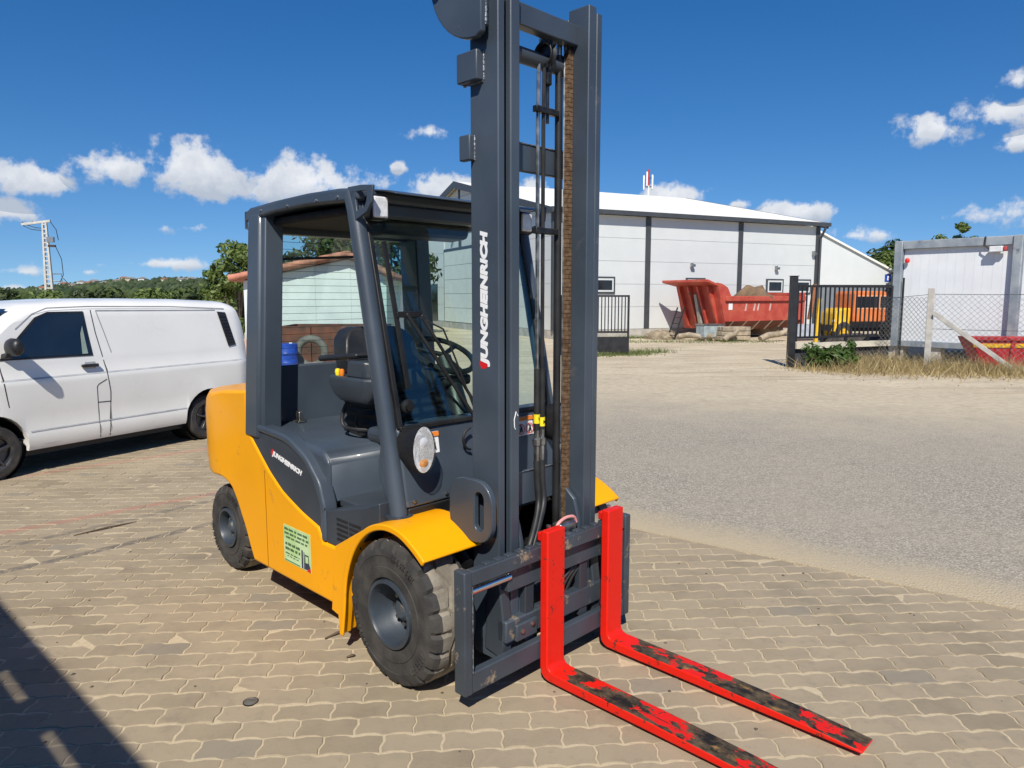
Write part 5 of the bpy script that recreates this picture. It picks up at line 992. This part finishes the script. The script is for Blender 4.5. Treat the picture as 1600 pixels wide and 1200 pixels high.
for a, b in (((-.3, 2.24), (3.1, 2.95)), ((3.1, 2.95), (4.45, 2.31))):
    MB().loft([[(a[0], -.25, a[1]), (b[0], -.25, b[1]), (b[0], -.25, b[1] + .10), (a[0], -.25, a[1] + .10)], [(a[0], 7.2, a[1]), (b[0], 7.2, b[1]), (b[0], 7.2, b[1] + .10), (a[0], 7.2, a[1] + .10)]]).build('roof', TILE, SH)
    n_ = int(math.hypot(b[0] - a[0], b[1] - a[1]) / .36)
    for k in range(n_):
        p, q = [Vector((a[0] + (b[0] - a[0]) * t, -.27, a[1] + (b[1] - a[1]) * t + .11)) for t in ((k - .06) / n_, (k + 1.02) / n_)]; MB().tube([p, q], [.10, .085], 8).build('verge_tile', TILE, SH, 50)
MB().box(-.05, 4.25, -.06, .0, -.02, .55).build('plinth', mat('pink_plaster', (.55, .36, .28), .9), SH)
sc2 = thing('scrap_container', 'rusty brown open scrap container before the pale shed', 'container', (-6.0, 18.6, 0), R(4))
MB().box(0, 2.7, 0, .1, .1, 1.05).build('side_wall', mat('rust_brown', (.085, .045, .034), .85, 0, .4, 3, .3, 15, col2=(.19, .07, .045)), sc2); MB().box(0, 2.7, 1.6, 1.7, .1, 1.05).build('side_wall', mat('rust_brown', (.2, .08, .05), .8), sc2); MB().box(0, 2.7, .1, 1.6, .05, .2).build('floor', mat('rust_brown', (.2, .08, .05), .8), sc2)
for x in (0, 2.6): MB().box(x, x + .1, .1, 1.6, .2, 1.05).build('end_wall', mat('rust_brown', (.2, .08, .05), .8), sc2)
for k in range(2): MB().box(.7 + k * 1.2, .8 + k * 1.2, -.06, 0, .1, 1.03).build('rib', mat('rust_brown', (.2, .08, .05), .8), sc2)
tyr = MB(); n1, n2 = 28, 8
tyr.add([((.42 + .12 * math.cos(b)) * math.cos(a), .12 * math.sin(b), .54 + (.42 + .12 * math.cos(b)) * math.sin(a)) for a in [2 * math.pi * i / n1 for i in range(n1)] for b in [2 * math.pi * j / n2 for j in range(n2)]], [(i * n2 + j, ((i + 1) % n1) * n2 + j, ((i + 1) % n1) * n2 + (j + 1) % n2, i * n2 + (j + 1) % n2) for i in range(n1) for j in range(n2)])
o = tyr.build('dusty_ring_tyre', mat('grey_rubber', (.16, .15, .135), .9, 0, .2, 5), None, 50); o.location = (-5.0, 17.9, 0); o.scale = (.8, .8, .8); tag(o, 'big dusty grey tyre standing before the scrap container', 'tyre')
brl = thing('blue_drum', 'blue plastic drum standing beside the dusty tyre', 'drum', (-5.45, 17.4, 0)); brl.scale = (.85, .85, .72); MB().lathe([(0, 0), (.28, 0), (.30, .03), (.30, .30), (.31, .32), (.30, .34), (.30, .62), (.31, .64), (.30, .66), (.30, .92), (.27, .95), (0, .95)], (0, 0, 0), 'z', 24).build('body', BLUE, brl, 40); MB().lathe([(.05, .95), (.05, .98), (0, .985)], (.12, 0, 0), 'z', 12).build('cap', WHITE, brl)
# open lean-to roof left behind the camera; its edge and slots fall as the shadow in the corner
off = Vector((-SUN.x, -SUN.y)) / -SUN.z * 3.2
d_ = Vector((.733, -.68)); n_ = Vector((-.68, -.733)); E0 = Vector((-2.98, 4.01)) + off
LT = thing('lean_to_roof', 'timber lean-to roof beside the camera with added sky-blocking wall', 'roof', (E0.x, E0.y, 0), math.atan2(d_.y, d_.x))
RM = mat('roof_board', (.20, .17, .13), .85, 0, .2, 3)                # local x along the edge, y to the open side
MB().box(-5, 5.5, -.165, 0, 3.19, 3.23).build('edge_board', RM, LT); MB().box(-5, 5.5, -3.0, -.21, 3.19, 3.23).build('roof_deck', RM, LT)
x = -4.9 + .39
while x < 5.2: MB().box(x, x + .335, -.21, -.165, 3.192, 3.228).build('batten', RM, LT); x += .72
MB().box(-9, 9, -7, -3.02, 0, 4.2).build('sky_block_wall', HW, LT)  # added unseen block; shuts out sky light to deepen the lean-to's shadow
for x in (-4.6, 0.2, 5.0): MB().box(x - .07, x + .07, -2.95, -2.8, 0, 3.19).build('post', WOOD, LT)

# ================================================================ POWER POLE
PP = thing('power_pole', 'pale concrete lattice power pole rising behind the van', 'utility pole', (-44.6, 70, 0), R(8))
PC = mat('pale_concrete', (.52, .50, .46), .85, 0, .1, 3)
for s in (-1, 1): MB().loft([[(s * .33 - .11, -.15, 0), (s * .33 + .11, -.15, 0), (s * .33 + .11, .15, 0), (s * .33 - .11, .15, 0)], [(s * .15 - .07, -.1, 8.9), (s * .15 + .07, -.1, 8.9), (s * .15 + .07, .1, 8.9), (s * .15 - .07, .1, 8.9)]]).build('leg', PC, PP)
for k in range(20):
    z = .5 + k * .43; w_ = .33 - .18 * z / 8.9; MB().box(-w_, w_, -.09, .09, z - .06, z + .06).build('rung', PC, PP)
MB().bar((-2.0, 0, 8.65), (.55, 0, 9.0), .22, .22).build('crossarm', PC, PP); MB().box(.15, .75, -.15, .15, 7.0, 7.5).build('switch_box', DULL, PP); MB().box(.2, .85, -.12, .12, 6.55, 6.75).build('bracket', CHAIN, PP)
for x in (-1.9, -1.0, .4): MB().lathe([(.06, 0), (.09, .05), (.05, .1), (.09, .15), (.04, .22), (0, .22)], (x, 0, 8.85 + x * .1), 'z', 10).build('insulator', CHAIN, PP, 40)
for pts in ([(-2, 0, 8.6), (-1.2, 0, 8.2), (0, 0, 8.05)], [(-1.9, 0, 8.75), (-.8, 0, 8.35), (0, 0, 8.3)], [(.5, 0, 9), (1.0, 0, 8.2), (1.15, 0, 7.2)], [(.85, 0, 6.6), (1.3, 0, 5.4), (1.35, 0, 3.9), (1.0, 0, 3.2)], [(1.3, 0, 3.6), (2.2, 0, 2.6), (3.4, 0, 1.4)]): MB().tube(pts, .035, 5).build('cable', HOSE, PP)
MB().tube([(.4, 0, 3.3), (1.2, 0, 3.3), (1.2, 0, 4.0), (.4, 0, 4.0)], .05, 5).build('cable_bracket', DULL, PP)

# ================================================================ TREES, SHRUBS, GRASS
LG1 = leafmat('leaf_light', (.075, .12, .022), (.19, .25, .06)); LG2 = leafmat('leaf_dark', (.022, .042, .010), (.075, .105, .025)); LG3 = leafmat('leaf_shrub', (.035, .075, .012), (.10, .17, .035))
BARK = mat('bark', (.14, .11, .08), .9, 0, .25, 5, .4, 25)
def leaves(rn, centers, nl, size):
    V, F = [], []
    for c, r in centers:
        for _ in range(nl):
            d = Vector((rn.gauss(0, 1), rn.gauss(0, 1), rn.gauss(0, 1))).normalized(); p = c + Vector((d.x * r.x, d.y * r.y, d.z * r.z)) * (rn.random() ** .35)
            nrm = (d + Vector((rn.uniform(-.8, .8), rn.uniform(-.8, .8), rn.uniform(-.3, 1.0)))).normalized(); a = nrm.orthogonal().normalized(); b = nrm.cross(a); t = rn.uniform(0, 6.28); a, b = a * math.cos(t) + b * math.sin(t), b * math.cos(t) - a * math.sin(t)
            s = size * rn.uniform(.6, 1.3); k = len(V); V += [tuple(p - a * s), tuple(p + b * s * .45), tuple(p + a * s), tuple(p - b * s * .45)]; F.append((k, k + 1, k + 2, k + 3))
    return V, F
def tree(label, loc, h, cr, m, seed, nc=26, nl=90, size=.14, trunk=.35, group='trees around the yard'):
    rn = random.Random(seed); t = thing('tree', label, 'tree', loc, 0, group); tz = h * trunk
    cen = []
    for k in range(nc):
        a = rn.uniform(0, 6.28); zz = rn.random(); rad = cr * math.sin(math.pi * (.12 + .82 * zz)) * rn.uniform(.25, 1); s = rn.uniform(.22, .42) * cr
        cen.append((Vector((rad * math.cos(a), rad * math.sin(a), tz + zz * (h - tz) * .95)), Vector((s, s, s * .75))))
    tr = MB(); tr.tube([(0, 0, -.1), (.05, 0, tz * .6), (0, .05, tz), (.05, 0, h * .8)], [h * .028, h * .022, h * .018, h * .006], 8); tr.build('trunk', BARK, t, 50)
    lm = MB()
    for c, s in cen[::3]: lm.tube([(0, 0, tz * .9), tuple(c * .5 + Vector((0, 0, tz * .45))), tuple(c)], [h * .012, h * .008, h * .003], 5)
    lm.build('limbs', BARK, t, 50); V, F = leaves(rn, cen, nl, size); me = bpy.data.meshes.new('crown'); me.from_pydata(V, [], F); put('crown', me, m, t); return t
tree('light green leafy tree standing at the left of the shed', (-10.35, 27.5, 0), 3.95, 1.35, LG1, 1, 34, 150, .12, .18)
tree('dark spreading tree behind the shed seen through the cab', (-8.2, 33, 0), 5.0, 2.5, LG2, 2, 34, 110, .16, .25)
tree('dark rounded tree to the right behind the shed roof', (-6.0, 36, 0), 5.2, 2.6, LG2, 3, 34, 110, .17, .25)
tree('slim tree top rising above the site container', (28.3, 47, 0), 6.9, 1.25, LG1, 4, 14, 110, .15, .5)
tree('yellowish green tree beside the low annex building', (25.0, 48, 0), 4.6, 2.4, LG1, 5, 30, 110, .2, .15)
tree('dark green tree filling the gap left of the container', (24.4, 44, 0), 4.2, 2.1, LG2, 6, 30, 120, .18, .1)
tree('dark tree behind the container and yellowish tree', (30.5, 58, 0), 6.0, 3.2, LG2, 7, 30, 110, .24, .15)
for k, (x, y, h_) in enumerate(((-17.5, 46, 2.1), (-22, 52, 2.2), (-27, 55, 2.0), (-33, 58, 2.2), (-38, 60, 2.0), (-44, 63, 2.1), (-14.5, 42, 2.5))): tree(('low bushy tree nearest the shed in the row behind the van', 'second low bushy tree from the shed behind the van', 'third low tree from the shed behind the van', 'fourth low tree from the shed behind the van', 'low tree just right of the power pole', 'low tree left of the power pole foot', 'low green tree beside the light green leafy tree')[k], (x, y, 0), h_, 2.6, LG2 if k % 2 else LG1, 30 + k, 22, 80, .24, .1, 'low trees in the row behind the van')
rn = random.Random(9); SB = thing('leafy_bush', 'green broad leaved bush at the foot of the gate post', 'bush', (7.95, 18.35, 0))
V, F = leaves(rn, [(Vector((rn.uniform(-.45, .5), rn.uniform(-.25, .25), rn.uniform(.12, .5))), Vector((.24, .22, .2))) for _ in range(16)] + [(Vector((rn.uniform(.3, 1.1), 0, rn.uniform(.2, .6))), Vector((.16, .12, .16))) for _ in range(6)], 60, .075); me = bpy.data.meshes.new('foliage'); me.from_pydata(V, [], F); put('foliage', me, LG3, SB)
stm = MB()
for k in range(7): stm.tube([(0, 0, -.05), (rn.uniform(-.3, .4), rn.uniform(-.15, .15), .4)], .012, 5)
stm.build('stems', BARK, SB)
DG = leafmat('dry_grass', (.30, .22, .09), (.50, .40, .20), .25); GG = leafmat('green_grass', (.07, .11, .025), (.20, .23, .07), .25)
def grass(name, label, m, spots_, n, h0, h1, seed):
    rn = random.Random(seed); V, F = [], []
    for _ in range(n):
        (xa, ya), (xb, yb), wd = rn.choice(spots_); t = rn.random(); x = xa + (xb - xa) * t + rn.gauss(0, wd); y = ya + (yb - ya) * t + rn.gauss(0, wd); h = rn.uniform(h0, h1) * (rn.random() ** 1.6 * .9 + .15); a = rn.uniform(0, 3.14); w_ = rn.uniform(.006, .014)
        dx, dy = math.cos(a) * w_, math.sin(a) * w_; lx, ly = rn.gauss(0, .75) * h, rn.gauss(0, .75) * h; k = len(V); V += [(x - dx, y - dy, -.03), (x + dx, y + dy, -.03), (x + lx, y + ly, h)]; F.append((k, k + 1, k + 2))
    me = bpy.data.meshes.new(name); me.from_pydata(V, [], F); return tag(put(name, me, m), label, 'grass', None, 'stuff')
grass('dry_grass', 'dry yellow grass along the fence foot', DG, [((7.6, 18.0), (10.6, 17.9), .45), ((8.3, 18.6), (10.4, 19.3), .2), ((10.4, 17.8), (13.6, 16.6), .32), ((8.2, 17.5), (13.6, 16.0), .55), ((10.4, 19.2), (11.8, 16.9), .2)], 11000, .10, .50, 5)
grass('green_grass', 'tufts of green grass by the gate leaf and hall', GG, [((2.2, 22.4), (4.3, 22.9), .25), ((4.0, 29.3), (10.5, 29.4), .4), ((4.2, 31.7), (6.4, 32.4), .2), ((3.0, 23.2), (5.0, 24.0), .3)], 3500, .06, .25, 6)

# ================================================================ HILLS
prof = [(-2200, 4), (-900, 3), (-640, 3), (-498, 5), (-455, 10), (-420, 13.5), (-373, 17), (-322, 18.5), (-292, 17.6), (-220, 15), (-120, 12), (100, 9), (500, 8), (1500, 5)]
def hz(x):
    for (a, p), (b, q) in zip(prof, prof[1:]):
        if x <= b: return p + (q - p) * (x - a) / (b - a)
    return 5
HM = mat('hill_scrub', (.045, .065, .022), .95, 0, .3, .02, 0, 60, col2=(.10, .115, .045))
hm = MB(); rn = random.Random(2); xs = [-2200 + k * 25 for k in range(149)]; rows_ = [(330, 0), (430, .25), (560, .65), (700, 1.0), (860, .9)]
hm.loft([[(x * y / 700, y, -.5 + hz(x) * f + (rn.uniform(-.6, .6) if f else 0)) for x in xs] for y, f in rows_], closed=False, caps=False); struct(hm.build('hills', HM, None, 60))
def forest(name, label, n, fn, smin, smax, m, seed):
    rn = random.Random(seed); V, F = [], []
    bm = bmesh.new(); bmesh.ops.create_icosphere(bm, subdivisions=1, radius=1); bv = [v.co.copy() for v in bm.verts]; bf = [[v.index for v in f.verts] for f in bm.faces]; bm.free()
    for _ in range(n):
        x, y, z = fn(rn); s = rn.uniform(smin, smax); k = len(V); V += [(x + v.x * s * rn.uniform(.7, 1.25), y + v.y * s, z + v.z * s * rn.uniform(.6, 1.2)) for v in bv]; F += [tuple(q + k for q in f) for f in bf]
    me = bpy.data.meshes.new(name); me.from_pydata(V, [], F); return tag(put(name, me, m), label, 'woods', None, 'stuff')
def on_hill(rn):
    y = 350 + 380 * rn.random() ** .8; x0 = rn.uniform(-800, 200); f = 0
    for (a, p), (b, q) in zip(rows_, rows_[1:]):
        if a <= y <= b: f = p + (q - p) * (y - a) / (b - a)
    return x0 * y / 700, y, hz(x0) * f + .5
forest('hill_woods', 'distant woods covering the hillside', 5200, on_hill, 1.4, 3.2, leafmat('far_leaf', (.028, .048, .018), (.085, .11, .04), .15), 4)
forest('tree_belt', 'belt of green trees below the hillside', 1300, lambda r: (r.uniform(-330, 60), r.uniform(180, 300), r.uniform(.2, 2.6)), 1.2, 2.6, leafmat('belt_leaf', (.04, .065, .016), (.11, .14, .04), .2), 6)
HS = [mat('house_white', (.74, .72, .66), .8), mat('house_cream', (.60, .50, .36), .8)]; HRf = mat('house_roof', (.36, .16, .10), .8); HRg = mat('house_roof_grey', (.28, .25, .22), .8); rn = random.Random(12)
for k, (px_, f) in enumerate(((105, .80), (118, .72), (132, .8), (145, .7), (150, .9), (190, .86), (197, .95), (205, .85), (226, .8), (262, .72), (285, .75), (300, .8), (70, .6), (168, .65))):
    y = 430 + 250 * f; X = (px_ - 800) / 1125 * y; x0 = X * 700 / y; z = hz(x0) * (f * .92); w_, d2, h_ = rn.uniform(5, 9), 6, rn.uniform(3.2, 4.8)
    hs_ = thing('far_house', ('white house right of the power pole, lowest of three', 'cream house right of the power pole, second of three', 'white house right of the power pole, third of three', 'cream house midway along the hillside left cluster', 'white house highest in the hillside left cluster', 'cream house left in the hillside middle cluster', 'white house highest in the hillside middle cluster', 'cream house right in the hillside middle cluster', 'lone white house right of the hillside middle cluster', 'cream house left of the hillside right pair', 'white house of the hillside right pair', 'cream house farthest right on the hillside', 'white house farthest left near the power pole foot', 'cream house between hillside left and middle clusters')[k], 'house', (X, y, z), rn.uniform(-.5, .5), 'houses on the far hillside')
    MB().box(-w_ / 2, w_ / 2, 0, d2, -3, h_).build('wall', HS[k % 2], hs_); MB().prism([(-w_ / 2 - .4, h_), (w_ / 2 + .4, h_), (0, h_ + 1.5)], 'y', -.4, d2 + .4).build('roof', HRg if k % 3 else HRf, hs_)
    for q in (-.25, .2): MB().box(w_ * q - .5, w_ * q + .5, -.08, .02, 1, 2.2).build('window', DARKIN, hs_)

# ================================================================ SMALL THINGS ON THE PAVING
cv = thing('drain_cap', 'small round dark metal cap set in the paving', 'cap', (-1.17, 3.03, 0)); MB().lathe([(.030, 0), (.030, .004), (.026, .005), (.024, .003), (.012, .003), (.010, .004), (0, .004)], (0, 0, 0), 'z', 24).build('lid', mat('dull_iron', (.16, .15, .13), .6, .3), cv, 40); MB().lathe([(.031, -.002), (.034, -.002), (.034, .003), (.031, .003)], (0, 0, 0), 'z', 24).build('rim', OILY, cv, 40)
TW = mat('dry_twig', (.10, .075, .05), .9)
for p0, p1, lb in (((-3.32, 5.28), (-3.02, 5.62), 'long dry twig lying on the faded red line'), ((-.99, 3.62), (-.90, 3.72), 'thin twig on the paving beside the forklift'), ((-.83, 3.42), (-.79, 3.44), 'tiny dark leaf scrap on the paving near the front wheel')): tag(MB().tube([(p0[0], p0[1], .006), ((p0[0] + p1[0]) / 2 + .01, (p0[1] + p1[1]) / 2, .014), (p1[0], p1[1], .006)], [.004, .008, .003], 5).build('twig', TW), lb, 'twig')
rn = random.Random(33); peb = MB()
for k in range(120):
    x, y = rn.uniform(-3.5, 3.5), rn.uniform(2.4, 7)
    if not in_yard(x, y): y += 0
    s = rn.uniform(.003, .009); zg = .004; peb.add([(x + s * a * rn.uniform(.6, 1.2), y + s * b * rn.uniform(.6, 1.2), zg - .003 + s * .8 * c_) for a, b, c_ in ((-1, -1, 0), (1, -1, 0), (1, 1, 0), (-1, 1, 0), (0, 0, 1))], [(0, 1, 4), (1, 2, 4), (2, 3, 4), (3, 0, 4)])
tag(peb.build('grit', mat('dark_grit', (.10, .08, .06), .9, 0, .4, 30)), 'scattered dark grit on paving and road', 'grit', None, 'stuff')
